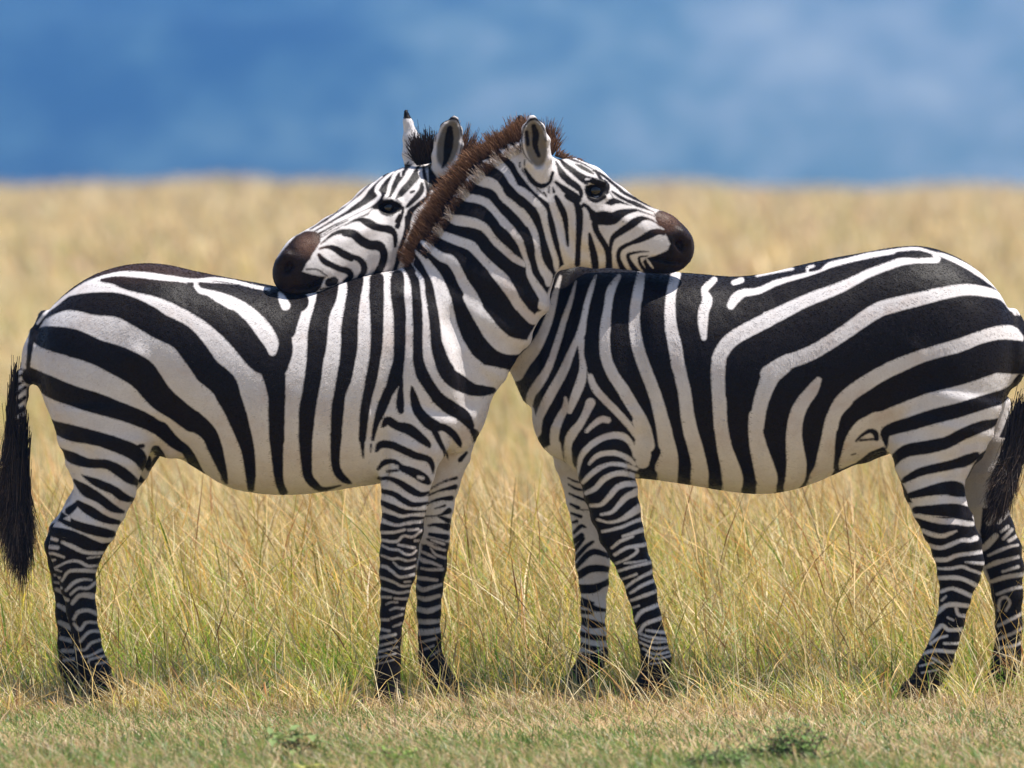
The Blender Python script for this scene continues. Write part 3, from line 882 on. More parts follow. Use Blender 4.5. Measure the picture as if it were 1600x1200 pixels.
def mat_coat():
    b = NB('zebra_coat'); tc = b.n('TexCoord').outputs['Object']
    f = b.attr('pattern').outputs['Fac']; tone = b.attr('tone').outputs['Fac']
    jag = b.noise(tc, 190.0, 3, 0.6); jag2 = b.noise(tc, 45.0, 2)
    e = b.math('ADD', f, b.math('ADD', b.math('MULTIPLY', b.math('SUBTRACT', jag, 0.5), 2.6), b.math('MULTIPLY', b.math('SUBTRACT', jag2, 0.5), 1.2)))
    k = b.math('ADD', b.math('MULTIPLY', e, 0.34), 0.5, True)
    dust = b.noise(tc, 7.0, 4, 0.6); fine = b.noise(tc, 210.0, 3, 0.7); blot = b.noise(tc, 22.0, 3, 0.65)
    white = b.ramp(dust, (0.35, (0.69, 0.66, 0.665)), (0.55, (0.63, 0.59, 0.59)), (0.75, (0.52, 0.43, 0.39)))
    white = b.mix(b.ramp(blot, (0.60, (0, 0, 0)), (0.78, (0.4, 0.4, 0.4))), white, (0.56, 0.43, 0.37))
    white = b.mix(b.math('MULTIPLY', b.math('SUBTRACT', fine, 0.25, True), 0.9), white, (0.42, 0.38, 0.365))
    black = b.ramp(fine, (0.35, (0.004, 0.003, 0.0035)), (0.7, (0.013, 0.009, 0.009)))
    brown = b.ramp(fine, (0.3, (0.05, 0.025, 0.017)), (0.7, (0.11, 0.055, 0.036)))
    dark = b.mix(b.math('MAXIMUM', tone, 0.0), black, brown)
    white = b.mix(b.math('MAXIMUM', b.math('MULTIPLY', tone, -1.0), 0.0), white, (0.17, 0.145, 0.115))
    col = b.mix(k, dark, white)
    hair = b.n('Mapping', {'Vector': tc, 'Scale': (260, 260, 110)}).outputs[0]
    hn = b.n('TexNoise', {'Vector': hair, 'Scale': 1.0, 'Detail': 3.0, 'Roughness': 0.6}).outputs['Fac']
    big = b.noise(tc, 16.0, 2)
    bm = b.n('Bump', {'Strength': 0.2, 'Distance': 0.006, 'Height': hn}).outputs[0]
    bm = b.n('Bump', {'Strength': 0.15, 'Distance': 0.03, 'Height': big, 'Normal': bm}).outputs[0]
    p = b.n('BsdfPrincipled', {'Base Color': col, 'Roughness': 0.46, 'Specular IOR Level': 0.10, 'Normal': bm, 'Sheen Weight': 0.015, 'Sheen Roughness': 0.5, 'Sheen Tint': (0.9, 0.85, 1.0, 1)})
    return b.surface(p.outputs[0])
def mat_tint(name, rough=0.6, spec=0.25, transl=0.0):
    b = NB(name); c = b.attr('tint').outputs['Color']
    p = b.n('BsdfPrincipled', {'Base Color': c, 'Roughness': rough, 'Specular IOR Level': spec}).outputs[0]
    if transl:
        tr = b.n('BsdfTranslucent', {'Color': c}).outputs[0]
        p = b.n('MixShader', {0: transl, 1: p, 2: tr}).outputs[0]
    return b.surface(p)
COAT = mat_coat(); HAIR = mat_tint('zebra_hair', 0.55, 0.2, 0.15); FUR = mat_tint('zebra_fur', 0.6, 0.08, 0.1)
b = NB('wet_eye'); EYE_M = b.surface(b.n('BsdfPrincipled', {'Base Color': (0.008, 0.005, 0.004, 1), 'Roughness': 0.04, 'Specular IOR Level': 0.5}).outputs[0])

def ribbons(P0, P1, P2, w0, w1, c0, c1, rng, L=5):
    """curved flat strands through P0-P1-P2 (n,3), tapering w0->w1, colours c0->c1"""
    n = len(P0)
    t = np.linspace(0, 1, L)[None, :, None]
    C = (1-t)**2*P0[:, None]+2*t*(1-t)*P1[:, None]+t*t*P2[:, None]
    T = P2-P0; T /= np.linalg.norm(T, axis=1, keepdims=True)+1e-9
    side = np.cross(T, rng.normal(size=(n, 3))*[0.6, 1.5, 0.6]); side /= np.linalg.norm(side, axis=1, keepdims=True)+1e-9
    wd = (w0[:, None]*(1-t[0, :, 0])+w1[:, None]*t[0, :, 0])[..., None]
    V = np.stack([C-side[:, None]*wd/2, C+side[:, None]*wd/2], 2)
    cols = c0[:, None]*(1-t)+c1[:, None]*t
    cols = np.repeat(cols[:, :, None], 2, 2)
    base = (np.arange(n)*L*2)[:, None, None]; k = np.arange(L-1)[None, :, None]*2
    Q = (base+k+np.array([0, 1, 3, 2])[None, None]).reshape(-1, 4)
    return V.reshape(-1, 3), Q, cols.reshape(-1, 3)
def hair_obj(name, fr, org, parent, P0, P1, P2, w0, w1, c0, c1, rng, L=5):
    V, Q, C = ribbons(fr(P0)-org, fr(P1)-org, fr(P2)-org, w0, w1, c0, c1, rng, L)
    o = link(bpy.data.objects.new(name, np_mesh(name, V, Q, True, C)), parent); o.data.materials.append(FUR if name == 'short_fur' else HAIR)
    return o
def along(pts, n, rng):
    pts = np.asarray(pts, float); d = np.r_[0, np.cumsum(np.linalg.norm(np.diff(pts[:, :2], axis=0), axis=1))]
    s = rng.random(n)*d[-1]
    return np.stack([np.interp(s, d, pts[:, i]) for i in range(pts.shape[1])], 1)
def mane(name, fr, org, parent, rows, n, spread, seed, wc=0.0, cols=None, jit=0.28, texts=None, wide=1.0):
    """rows: base u, base v, tip u, tip v, w"""
    rng = np.random.default_rng(seed)
    A = along(rows, n, rng)
    lat = np.clip(rng.normal(0, spread*0.5, n), -spread, spread)
    P0 = np.stack([A[:, 0], A[:, 4]+lat, A[:, 1]], 1)
    ncl = max(n//28, 1); cl = np.argsort(np.argsort(A[:, 0]+rng.normal(0, 3.5, n)))*ncl//n
    cl_l = rng.uniform(0.80, 1.05, ncl)[cl][:, None]; cl_d = rng.normal(0, 0.16, (ncl, 2))[cl]; cl_c = rng.uniform(0.45, 1.45, ncl)[cl][:, None]
    dv = A[:, 2:4]-A[:, 0:2]; ln = np.linalg.norm(dv, axis=1, keepdims=True)
    ln2 = rng.uniform(0.70, 1.10, (n, 1))*cl_l; dirv = dv*ln2+cl_d*ln
    nz = rng.normal(0, jit, (n, 2))*ln*0.5
    P2 = np.stack([A[:, 0]+dirv[:, 0]+nz[:, 0], A[:, 4]+lat*1.5+rng.normal(0, 3, n), A[:, 1]+dirv[:, 1]+nz[:, 1]], 1)
    P1 = (P0+P2)/2+np.stack([rng.normal(0, 1.5, n), rng.normal(0, 1.5, n), rng.normal(0, 1.5, n)], 1)
    r = rng.random((n, 1))
    c0 = np.array([[0.016, 0.009, 0.007]])*(0.6+0.8*r); c1 = np.array([[0.32, 0.165, 0.090]])*(0.25+0.9*rng.random((n, 1)))*cl_c
    if texts:
        cf = coat(A[:, 0], A[:, 1], *texts)[:, None]; is_white = cf > 0  # strands rooted in a white stripe take its colour
        c0 = np.where(is_white, np.array([[0.62, 0.58, 0.55]]), np.array([[0.020, 0.012, 0.010]]))*(0.7+0.5*r)
        c1 = np.where(is_white, np.array([[0.30, 0.22, 0.17]]), np.array([[0.10, 0.05, 0.03]]))*(0.6+0.7*r)
    if cols: c0 = np.array([cols[0]])*(0.6+0.8*r); c1 = np.array([cols[1]])*(0.5+0.9*rng.random((n, 1)))
    return hair_obj(name, fr, org, parent, P0, P1, P2, np.full(n, 0.0032*wide), np.full(n, 0.0010), c0, c1, rng)
def eyeball(parent, fr, org, fld, u, v, r, sink):
    wn = fld.near_w(u, v)
    P = fr(np.array([u, wn+sink, v]))-org
    import bmesh
    bm = bmesh.new(); bmesh.ops.create_uvsphere(bm, u_segments=32, v_segments=20, radius=r/S)
    for f in bm.faces: f.smooth = True
    me = bpy.data.meshes.new('eye'); bm.to_mesh(me); bm.free(); me.materials.append(EYE_M)
    o = link(bpy.data.objects.new('eye', me), parent); o.location = P
    return o
def finish(name, fld, fr, org, label, far_poly_fn, texts_near, texts_far, tone_fn, ear_fn, fine_fn, flow):
    V, Q = fld.mesh()
    ctr = V[Q].mean(1); V, Q = refine(V, Q, fine_fn(ctr[:, 0], ctr[:, 2]))
    u, w_, v = V[:, 0], V[:, 1], V[:, 2]
    far = far_poly_fn(u, v, w_)
    f = np.empty(len(V))
    f[~far] = coat(u[~far], v[~far], *texts_near); f[far] = coat(u[far], v[far], *texts_far)
    f = ear_fn(u, v, w_, f)
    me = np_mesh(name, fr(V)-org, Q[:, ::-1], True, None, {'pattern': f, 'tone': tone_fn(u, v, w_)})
    me.materials.append(COAT)
    o = link(bpy.data.objects.new(name, me)); o.location = org
    tag(o, label, 'zebra', 'zebras resting their heads on each other')
    fur(o, fr, org, V, Q, f, tone_fn(u, v, w_), flow, fld.F.size)
    return o
def fur(o, fr, org, V, Q, f, tone, flow, seed, n=120000):
    """short lying hair over the coat, coloured by the stripe it grows from"""
    rng = np.random.default_rng(seed % 1000)
    W3 = fr(V)-org; q = Q[:, ::-1]
    a_, b_, c_, d_ = (W3[q[:, k]] for k in range(4))
    N = np.cross(c_-a_, d_-b_); ar = np.linalg.norm(N, axis=1)+1e-12; N /= ar[:, None]
    cen = V[q].mean(1); ar = ar*np.where(cen[:, 1] < 70, 1.0, 0.25)
    k = rng.choice(len(q), n, p=ar/ar.sum()); s_, t_ = rng.random((n, 1)), rng.random((n, 1))
    P = (a_[k]*(1-s_)+b_[k]*s_)*(1-t_)+(d_[k]*(1-s_)+c_[k]*s_)*t_
    ci = q[k, (rng.random(n)*4).astype(int)]; fv = f[ci]; tn = tone[ci]; nn = N[k]; cu, cv = V[ci, 0], V[ci, 2]
    dirs, ln = flow(cu, cv)
    dirs = dirs+rng.normal(0, 0.22, (n, 3)); dirs -= (dirs*nn).sum(1, keepdims=True)*nn
    dirs /= np.linalg.norm(dirs, axis=1, keepdims=True)+1e-9
    ln = (ln*rng.uniform(0.6, 1.25, n))[:, None]
    P0 = P-nn*0.001; P1 = P+dirs*ln*0.5+nn*ln*0.11; P2 = P+dirs*ln+nn*ln*0.12
    ln2 = np.where((fv > 0) & (fv < 5), 0.35, 1.0)[:, None]; P1 = P0+(P1-P0)*ln2; P2 = P0+(P2-P0)*ln2
    r = rng.random((n, 1)); is_white = (fv > 0)[:, None]
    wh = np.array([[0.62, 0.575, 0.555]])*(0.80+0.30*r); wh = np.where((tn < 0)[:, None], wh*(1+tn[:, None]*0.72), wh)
    bk = np.array([[0.008, 0.006, 0.006]])*(0.4+1.6*r); bk = np.where((tn > 0)[:, None], bk*(1-tn[:, None])+np.array([[0.09, 0.045, 0.030]])*tn[:, None]*(0.5+r), bk)
    C = np.where(is_white, wh, bk)
    hair_obj('short_fur', lambda x: x, 0.0, o, P0, P1, P2, np.full(n, 0.0011), np.full(n, 0.0004), C, C*1.05, rng, 3)
H = 3.0
# ------------------------------------------------------------------ zebra facing right
FA = Frame(-0.06, -0.30); OA = np.array([(400-800)*FA.c, FA.y, 0.0])
a = Field(-30, 1112, 150, FA.vg+12, -172, 172, H)
a.trunk([(54,562,44,46,0),(72,568,84,78,0),(110,569,120,104,0),(150,571,144,118,0),(200,570,156,126,0),(250,562,148,130,0),(300,580,155,134,0),(350,600,165,140,0),(400,610,166,142,0),(450,615,163,140,0),(500,611,163,134,0),(550,602,164,124,0),(600,592,166,114,0),(650,582,158,106,0),(690,570,140,98,0),(722,585,112,82,0),(738,600,80,62,0)], 26)
a.chain([(662,590,108,88,0),(698,540,106,76,0),(727,485,110,66,0),(753,434,112,58,0),(785,364,100,52,0),(814,309,93,46,0),(845,268,74,42,2)], 14, 30)
a.chain([(856,312,72,40,4),(872,326,82,44,6),(910,342,77,44,12),(947,355,65,40,20),(980,366,53,33,26),(1012,376,46,28,31),(1035,382,44,28,36),(1051,389,38,27,38)], 12, 40)
a.ell(884,372,10,44,40,48,0,12)
# shoulder, upper arm, haunch
a.ell(668,600,-52,100,62,52,100,18); a.ell(668,600,52,100,62,52,100,18)
a.ell(722,655,-22,58,32,46,105,14); a.ell(722,655,22,58,32,46,105,14)
a.ell(160,610,-58,112,92,62,75,20); a.ell(165,610,58,112,92,62,75,20)
a.chain([(160,640,82,62,-62),(163,690,74,56,-66),(162,725,62,50,-68),(164,760,49,44,-68),(152,792,43,38,-68),(136,820,44,32,-68),(117,846,43,27,-68),(112,864,40,24,-68),(115,888,32,22,-68),(119,920,26,19,-68),(124,960,22,17,-68),(131,1000,21,17,-68),(138,1035,22,18,-68),(146,1056,23,19,-68),(154,1078,21,19,-68),(162,1096,25,23,-68),(166,1112,28,26,-68)], 9, 20)
a.chain([(175,650,70,58,60),(182,695,66,50,62),(172,730,54,42,64),(152,770,44,38,64),(128,810,38,32,64),(100,846,36,26,64),(92,864,34,23,64),(93,890,27,21,64),(94,920,22,19,64),(97,970,20,17,64),(100,1020,20,17,64),(104,1052,22,18,64),(110,1076,21,19,64),(117,1096,25,23,64),(120,1112,28,26,64)], 9, 20)
a.chain([(652,650,66,46,-62),(640,700,54,42,-64),(634,745,42,36,-65),(631,790,35,31,-65),(627,830,32,27,-65),(622,870,28.5,25,-65),(620,900,27,24,-65),(616,930,21,20,-65),(612,962,18,17,-65),(609,1000,16,16,-65),(606,1035,18,17,-65),(604,1058,18.5,18,-65),(605,1080,18,18,-65),(608,1096,23,22,-65),(610,1114,26,25,-65)], 9, 20)
a.chain([(694,670,56,42,58),(690,720,42,38,60),(684,765,31,31,60),(680,800,26,27,60),(676,850,24,24,60),(672,895,23,23,60),(669,930,20,20,60),(668,965,18,17,60),(669,1005,17,16,60),(671,1038,18,17,60),(679,1060,19,18,60),(692,1080,18,18,60),(704,1097,23,22,60),(710,1114,26,25,60)], 9, 20)
a.chain([(238,688,20,30,0),(262,700,20,50,0)], 14, 16)
crease(a, [(598,640),(588,690),(592,742)], 4, 16, 10)
crease(a, [(714,500),(738,565),(742,630)], 3.5, 22, 14)
crease(a, [(628,475),(612,560),(596,630)], 2.5, 24, 14)
crease(a, [(266,700),(236,640),(214,560)], 3.5, 18, 14, True)
crease(a, [(120,700),(150,745),(140,800)], 2.5, 14, 10)
crease(a, [(940,330),(975,345),(1005,358)], 2.0, 9, 8, True)
crease(a, [(868,330),(905,398),(940,405)], 2.0, 10, 8)
crease(a, [(668,700),(652,760),(645,830)], 2.0, 8, 6)
a.blur(2)
# tail dock
a.chain([(72,500,20,24,0),(56,526,16,18,0),(43,556,12,14,0),(32,588,10,12,0),(25,622,10,11,0),(21,656,10,11,0),(19,695,9,10,0)], 9, 10)
# eye region, nostril, mouth
wn = a.near_w(930, 298); a.chain([(912,294,7,8,wn+6),(928,282,6,8,wn+5),(946,286,5,8,wn+7)], 6, 8)
a.chain([(914,312,5,7,wn+7),(930,318,5,7,wn+6),(948,308,4,7,wn+8)], 6, 8)
a.ell(930,298,wn,13,10,7,0,3,True)
wn = a.near_w(1064, 384); a.ell(1064,382,wn+1,12,6,9,60,4,True); a.chain([(1052,372,6,7,wn+6),(1066,366,6,7,wn+8),(1078,376,6,7,wn+10)], 8, 8)
wm = a.near_w(1050, 412); a.chain([(1020,404,2.6,7,a.near_w(1020,404)),(1045,409,2.6,7,wm),(1075,411,2.6,9,a.near_w(1072,409)+2)], 3, 6, True)
# ears: cups that open to the viewer's side
a.chain([(846,278,16,14,-30),(841,252,22,15,-36),(836,221,23.5,14,-40),(833,198,17,10,-42),(832,186,8,7,-43)], 6, 8)
a.chain([(843,256,10,9,-50),(838,232,17,13,-54),(835,211,15.5,12,-54),(833,196,9,8,-53)], 4, 8, True)
a.chain([(830,262,14,13,34),(822,235,17,13,40),(817,208,15,11,44),(814,190,9,8,46),(813,181,4,5,46)], 6, 8)
a.blur(1)
r, u, w_, v = a.box((-40, -180, FA.vg-30), (1120, 180, FA.vg+20)); a.F[r] = np.maximum(a.F[r], v-FA.vg+0*u+0*w_)
def far_a(u, v, w_):
    front = (u > 560) & (u < 780) & (v > 715) & (w_ > 5)
    hind = (u < 260) & (v > 832) & (w_ > 0)
    return front | hind
def tone_a(u, v, w_):
    t = smooth01(1.25-np.hypot((u-1042)/30, (v-346)/22))*0.95
    t = np.maximum(t, 0.35*smooth01((452-v)/30)*(u < 430))
    t = np.maximum(t, 0.13*smooth01((u-1050)/12))
    t = t-0.55*smooth01((v-800)/160)  # lower legs greyed: dirt, plus shade put into the colour
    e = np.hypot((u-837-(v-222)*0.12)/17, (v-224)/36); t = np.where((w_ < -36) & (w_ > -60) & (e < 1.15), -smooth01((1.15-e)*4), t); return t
def ear_a(u, v, w_, f):
    fe = (w_ > 24) & (v < 268) & (u < 850) & (v < 262)
    f = np.where(fe & (v < 262), np.where(v < 178, 8, np.where(v < 196, -8, 8)), f)
    bk = (u > 806) & (u < 864) & (v < 252) & (w_ < 0) & (w_ > -37)
    return np.where(bk, np.where((v < 194), -8, 8), f)
def flow_a(u, v):
    n = len(u); d = np.tile(np.array([-1.0, 0, -0.30]), (n, 1)); ln = np.full(n, 0.008)
    leg = v > 760; d[leg] = [-0.2, 0, -1.0]; ln[leg] = 0.007
    nk = (u > 640) & (v < 560); d[nk] = [-0.75, 0, -0.65]
    hd = (u > 855) & (v < 430); d[hd] = [-1.0, 0, 0.25]; ln[hd] = 0.0055
    return d, ln
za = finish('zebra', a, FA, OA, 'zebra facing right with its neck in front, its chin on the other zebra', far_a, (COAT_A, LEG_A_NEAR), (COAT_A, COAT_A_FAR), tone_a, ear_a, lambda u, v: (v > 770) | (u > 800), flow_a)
eyeball(za, FA, OA, a, 930, 298, 12, 4)
rows = [(650,424,627,404,0),(655,395,633,374,0),(674,358,650,338,0),(698,318,676,298,0),(727,281,706,262,0),(757,251,738,227,0),(788,232,773,205,0),(812,222,803,191,0),(830,214,828,185,4)]
mane('mane', FA, OA, za, [(r0+6, r1+6, r2+4, r3+4, r4) for r0, r1, r2, r3, r4 in rows], 16000, 12, 11, jit=0.20, wide=0.62)
mane('mane', FA, OA, za, [(r0+15, r1+12, r0+3, r1+1, -26) for r0, r1, r2, r3, r4 in rows[1:-1]], 2600, 12, 14, jit=0.35, texts=(COAT_A,), wide=0.55)
mane('mane', FA, OA, za, [(846,238,852,196,14),(858,240,862,196,10),(864,242,870,206,8)], 500, 8, 12)
mane('mane', FA, OA, za, [(868,244,876,229,8),(884,249,893,243,8),(905,257,913,251,10),(930,270,936,265,12)], 420, 9, 13)
def tuft(name, fr, org, parent, n, root, mid, tip, seed, rs=(8, 8, 14), ms=(9, 9, 20), ts=(15, 14, 45)):
    rng = np.random.default_rng(seed); g = lambda c, s: np.array(c)+rng.normal(0, 1, (n, 3))*s
    k = rng.random((n, 1))
    P0 = g(root, rs); P1 = g(mid, ms); P2 = np.array(mid)+(np.array(tip)-np.array(mid))*(0.45+0.75*k)+rng.normal(0, 1, (n, 3))*ts
    c0 = np.array([[0.014, 0.010, 0.010]])*(0.6+rng.random((n, 1))); c1 = np.array([[0.030, 0.020, 0.016]])*(0.5+1.2*rng.random((n, 1)))
    br = rng.random(n) < 0.2; c1[br] = np.array([0.16, 0.11, 0.08])
    return hair_obj(name, fr, org, parent, P0, P1, P2, np.full(n, 0.0020), np.full(n, 0.0008), c0, c1, rng)
tuft('tail_tuft', FA, OA, za, 5200, (21,0,690), (27,-4,785), (22,-4,862), 21, (6, 6, 24), (9, 9, 20), (11, 10, 20))
tuft('tail_tuft', FA, OA, za, 2600, (17,0,640), (11,-2,725), (3,-2,808), 22, (5, 6, 26), (9, 8, 26), (12, 8, 34))
tuft('tail_tuft', FA, OA, za, 260, (26,-2,760), (34,-4,835), (27,-4,905), 23, (6, 7, 24), (6, 8, 20), (8, 8, 18))

# ------------------------------------------------------------------ zebra facing left
FB = Frame(0.13, -0.13); OB = np.array([(1250-800)*FB.c, FB.y, 0.0])
z = Field(415, 1660, 150, FB.vg+12, -172, 172, H)
z.trunk([(846,588,40,46,0),(856,588,78,66,0),(878,590,126,88,0),(905,582,160,104,0),(950,585,167,116,0),(1000,586,166,126,0),(1050,592,166,136,0),(1100,598,168,142,0),(1150,604,170,144,0),(1200,603,174,144,0),(1250,593,176,140,0),(1300,578,172,136,0),(1350,562,165,130,0),(1400,550,162,126,0),(1450,548,162,120,0),(1500,552,150,112,0),(1540,552,124,96,0),(1570,552,92,74,0),(1588,552,58,52,0)], 26)
z.chain([(905,570,106,82,0),(870,520,94,70,6),(820,440,94,60,22),(765,360,84,50,34),(715,300,64,44,38),(690,288,54,42,36)], 14, 30)
z.chain([(690,300,48,40,28),(660,318,62,42,8),(640,334,70,44,-8),(602,360,72,44,-34),(567,376,60,38,-62),(530,391,52,32,-88),(502,403,46,29,-108),(480,416,46,31,-122),(464,427,39,28,-130)], 12, 40)
z.ell(622,382,-20,40,44,46,20,12)
z.ell(905,610,-54,105,64,52,80,18); z.ell(905,610,54,105,64,52,80,18)
z.ell(866,665,-22,56,32,44,75,14); z.ell(866,665,22,56,32,44,75,14)
z.ell(1478,600,-56,112,92,62,105,20); z.ell(1478,600,56,112,92,62,105,20)
z.chain([(1482,620,90,64,-60),(1472,665,84,58,-64),(1464,700,76,52,-66),(1461,735,58,46,-67),(1462,765,47,42,-68),(1471,793,42,37,-68),(1486,825,40,32,-68),(1500,858,38,27,-68),(1506,882,36,24,-68),(1502,905,31,22,-68),(1496,940,23,19,-68),(1489,975,20.5,17,-68),(1480,1005,21,17,-68),(1470,1032,22,18,-68),(1459,1054,23,19,-68),(1446,1076,21,19,-68),(1436,1090,26,23,-68),(1431,1106,29,26,-68)], 9, 20)
z.chain([(1520,640,72,58,58),(1528,700,62,48,60),(1534,745,50,42,62),(1544,795,42,36,62),(1560,842,37,29,62),(1574,872,35,25,62),(1582,900,30,22,62),(1587,940,23,19,62),(1589,990,20,17,62),(1588,1030,21,18,62),(1584,1054,22,19,62),(1576,1075,21,19,62),(1567,1090,25,23,62),(1562,1106,28,26,62)], 9, 20)
z.chain([(930,650,64,46,-62),(944,700,50,42,-64),(950,740,45,38,-65),(955,772,41,34,-65),(963,805,38,30,-65),(972,838,34,27,-65),(982,862,29,25,-65),(993,890,26,23,-65),(1004,928,22,20,-65),(1013,968,20,17,-65),(1021,1005,20.5,17,-65),(1027,1034,22,18,-65),(1026,1054,20,18,-65),(1016,1074,18,18,-65),(1006,1090,23,22,-65),(1001,1108,26,25,-65)], 9, 20)
z.chain([(905,670,56,42,58),(914,730,44,38,60),(921,790,33,30,60),(926,845,28,26,60),(928,890,26,24,60),(930,922,22,21,60),(929,960,18.5,17,60),(929,1000,19,17,60),(930,1032,21,18,60),(921,1056,20,18,60),(908,1075,19,18,60),(898,1090,24,22,60),(893,1108,27,25,60)], 9, 20)
z.chain([(1378,688,22,30,0),(1350,704,22,50,0)], 14, 16)
crease(z, [(995,640),(1000,690),(998,738)], 4, 16, 10)
crease(z, [(868,500),(858,580),(862,650)], 3, 22, 14)
crease(z, [(985,480),(985,560),(995,630)], 2.5, 24, 14)
crease(z, [(1378,690),(1408,630),(1428,550)], 3.5, 18, 14, True)
crease(z, [(1510,700),(1480,750),(1496,810)], 2.5, 14, 10)
crease(z, [(592,352),(560,366),(530,382)], 2.0, 9, 8, True)
z.blur(2)
z.chain([(1586,495,15,18,0),(1604,520,12,14,-4),(1618,555,11,12,-10),(1624,595,10,11,-16),(1620,635,10,11,-22),(1608,665,9,10,-26)], 5, 10)
wn = z.near_w(605, 322); z.chain([(585,324,6,8,wn+4),(600,311,7,8,wn+4),(622,316,6,8,wn+9)], 6, 8)
z.chain([(586,334,5,7,wn+5),(605,341,5,7,wn+4),(624,334,5,7,wn+9)], 6, 8)
z.ell(605,326,wn,15,8,7,0,3,True)
wn = z.near_w(452, 416); z.ell(452,416,wn+1,13,7,9,-60,4,True); z.chain([(462,404,6,7,wn+6),(448,400,6,7,wn+8),(438,412,6,7,wn+10)], 8, 8)
z.chain([(512,434,2.6,7,z.near_w(512,434)),(485,447,2.6,7,z.near_w(485,447)),(455,452,2.6,9,z.near_w(456,450))], 3, 6, True)
z.chain([(690,270,18,15,-2),(695,247,22,15,-6),(700,222,23.5,14,-8),(705,199,17,10,-10),(709,187,8,7,-10)], 6, 8)
z.chain([(694,252,11,9,-20),(698,231,17,13,-22),(702,210,15.5,12,-22),(706,196,9,8,-21)], 4, 8, True)
z.chain([(650,262,20,16,50),(645,238,19,15,56),(640,214,13,12,60),(635,190,7,8,62),(631,170,3.5,4.5,63)], 6, 8)
z.blur(1)
r, u, w_, v = z.box((400, -180, FB.vg-30), (1700, 180, FB.vg+20)); z.F[r] = np.maximum(z.F[r], v-FB.vg+0*u+0*w_)
def far_b(u, v, w_):
    return ((u > 840) & (u < 1040) & (v > 725) & (w_ > 5)) | ((u > 1490) & (v > 690) & (w_ > 0))
def tone_b(u, v, w_):
    t = smooth01(1.25-np.hypot((u-486)/28, (v-382)/24))*0.95-0.55*smooth01((v-800)/160); t = np.maximum(t, 0.13*smooth01((478-u)/12)); t = np.where((u > 1495) & (v > 690) & (w_ > 0), np.minimum(t, -0.45), t)  # whites dull towards the hooves from dirt and painted-in shade
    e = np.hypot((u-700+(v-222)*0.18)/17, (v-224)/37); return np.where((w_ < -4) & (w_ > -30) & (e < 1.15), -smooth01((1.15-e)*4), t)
def ear_b(u, v, w_, f):
    fe = (v < 252) & (u < 672) & (w_ > 34)
    return np.where(fe, np.where((v < 184), -8, 8), f)
def flow_b(u, v):
    n = len(u); d = np.tile(np.array([1.0, 0, -0.30]), (n, 1)); ln = np.full(n, 0.008)
    leg = v > 760; d[leg] = [0.2, 0, -1.0]; ln[leg] = 0.007
    hd = u < 680; d[hd] = [0.9, 0, 0.4]; ln[hd] = 0.0055
    return d, ln
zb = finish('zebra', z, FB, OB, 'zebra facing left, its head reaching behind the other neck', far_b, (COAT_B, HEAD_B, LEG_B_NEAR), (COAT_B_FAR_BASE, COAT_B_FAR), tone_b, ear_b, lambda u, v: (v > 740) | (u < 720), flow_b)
eyeball(zb, FB, OB, z, 605, 325, 13, 5)
mane('mane', FB, OB, zb, [(650,258,642,224,14),(664,256,656,214,14),(680,252,676,216,16)], 1500, 12, 31, cols=((0.012, 0.009, 0.009), (0.035, 0.022, 0.018)))
mane('mane', FB, OB, zb, [(690,262,692,222,24),(715,262,730,214,34),(735,285,750,236,36),(770,320,785,280,34),(820,370,836,332,24)], 2500, 12, 32)
tuft('tail_tuft', FB, OB, zb, 5000, (1604,-28,664), (1588,-40,724), (1564,-44,786), 41, (7, 7, 16), (10, 9, 18), (9, 9, 16))
# ------------------------------------------------------------------ grass
b = NB('grass_blades'); c = b.attr('tint').outputs['Color']
df = b.n('BsdfPrincipled', {'Base Color': c, 'Roughness': 0.45, 'Specular IOR Level': 0.5}).outputs[0]
tr = b.n('BsdfTranslucent', {'Color': c}).outputs[0]
GRASS_M = b.surface(b.n('MixShader', {0: 0.5, 1: df, 2: tr}).outputs[0])
PAL = np.array([[0.80,0.59,0.23],[0.70,0.50,0.16],[0.90,0.78,0.48],[0.56,0.36,0.10],[0.42,0.49,0.07],[0.20,0.39,0.04],[0.60,0.57,0.11],[0.50,0.26,0.12]])
PAL3 = np.array([[0.82,0.64,0.32],[0.76,0.56,0.26],[0.88,0.76,0.48],[0.62,0.42,0.19],[0.50,0.48,0.13],[0.36,0.42,0.09],[0.62,0.55,0.19],[0.58,0.37,0.22]])
PAL2 = np.array([[0.56,0.42,0.22],[0.46,0.31,0.15],[0.70,0.58,0.38],[0.40,0.25,0.13],[0.25,0.33,0.075],[0.12,0.24,0.05],[0.36,0.36,0.12],[0.40,0.25,0.17]])
def patch(x, y, s, seed): return 0.6*vnoise(x*s+31, y*s+17, seed)+0.4*vnoise(x*s*2.7+5, y*s*2.7+9, seed+1)
def pick(rng, n, wts, greenness):
    """colour index per blade: more green where the patch value is high"""
    w_ = np.array(wts, float)[None]*np.ones((n, 1))
    g = np.clip((greenness-0.5)*3.2, -0.85, 2.5)[:, None]
    w_[:, 4:7] *= 1+g; w_[:, 0:4] *= 1-0.3*g
    w_ = np.maximum(w_, 0.001); cs = np.cumsum(w_, 1); r = rng.random((n, 1))*cs[:, -1:]
    return (r > cs).sum(1)
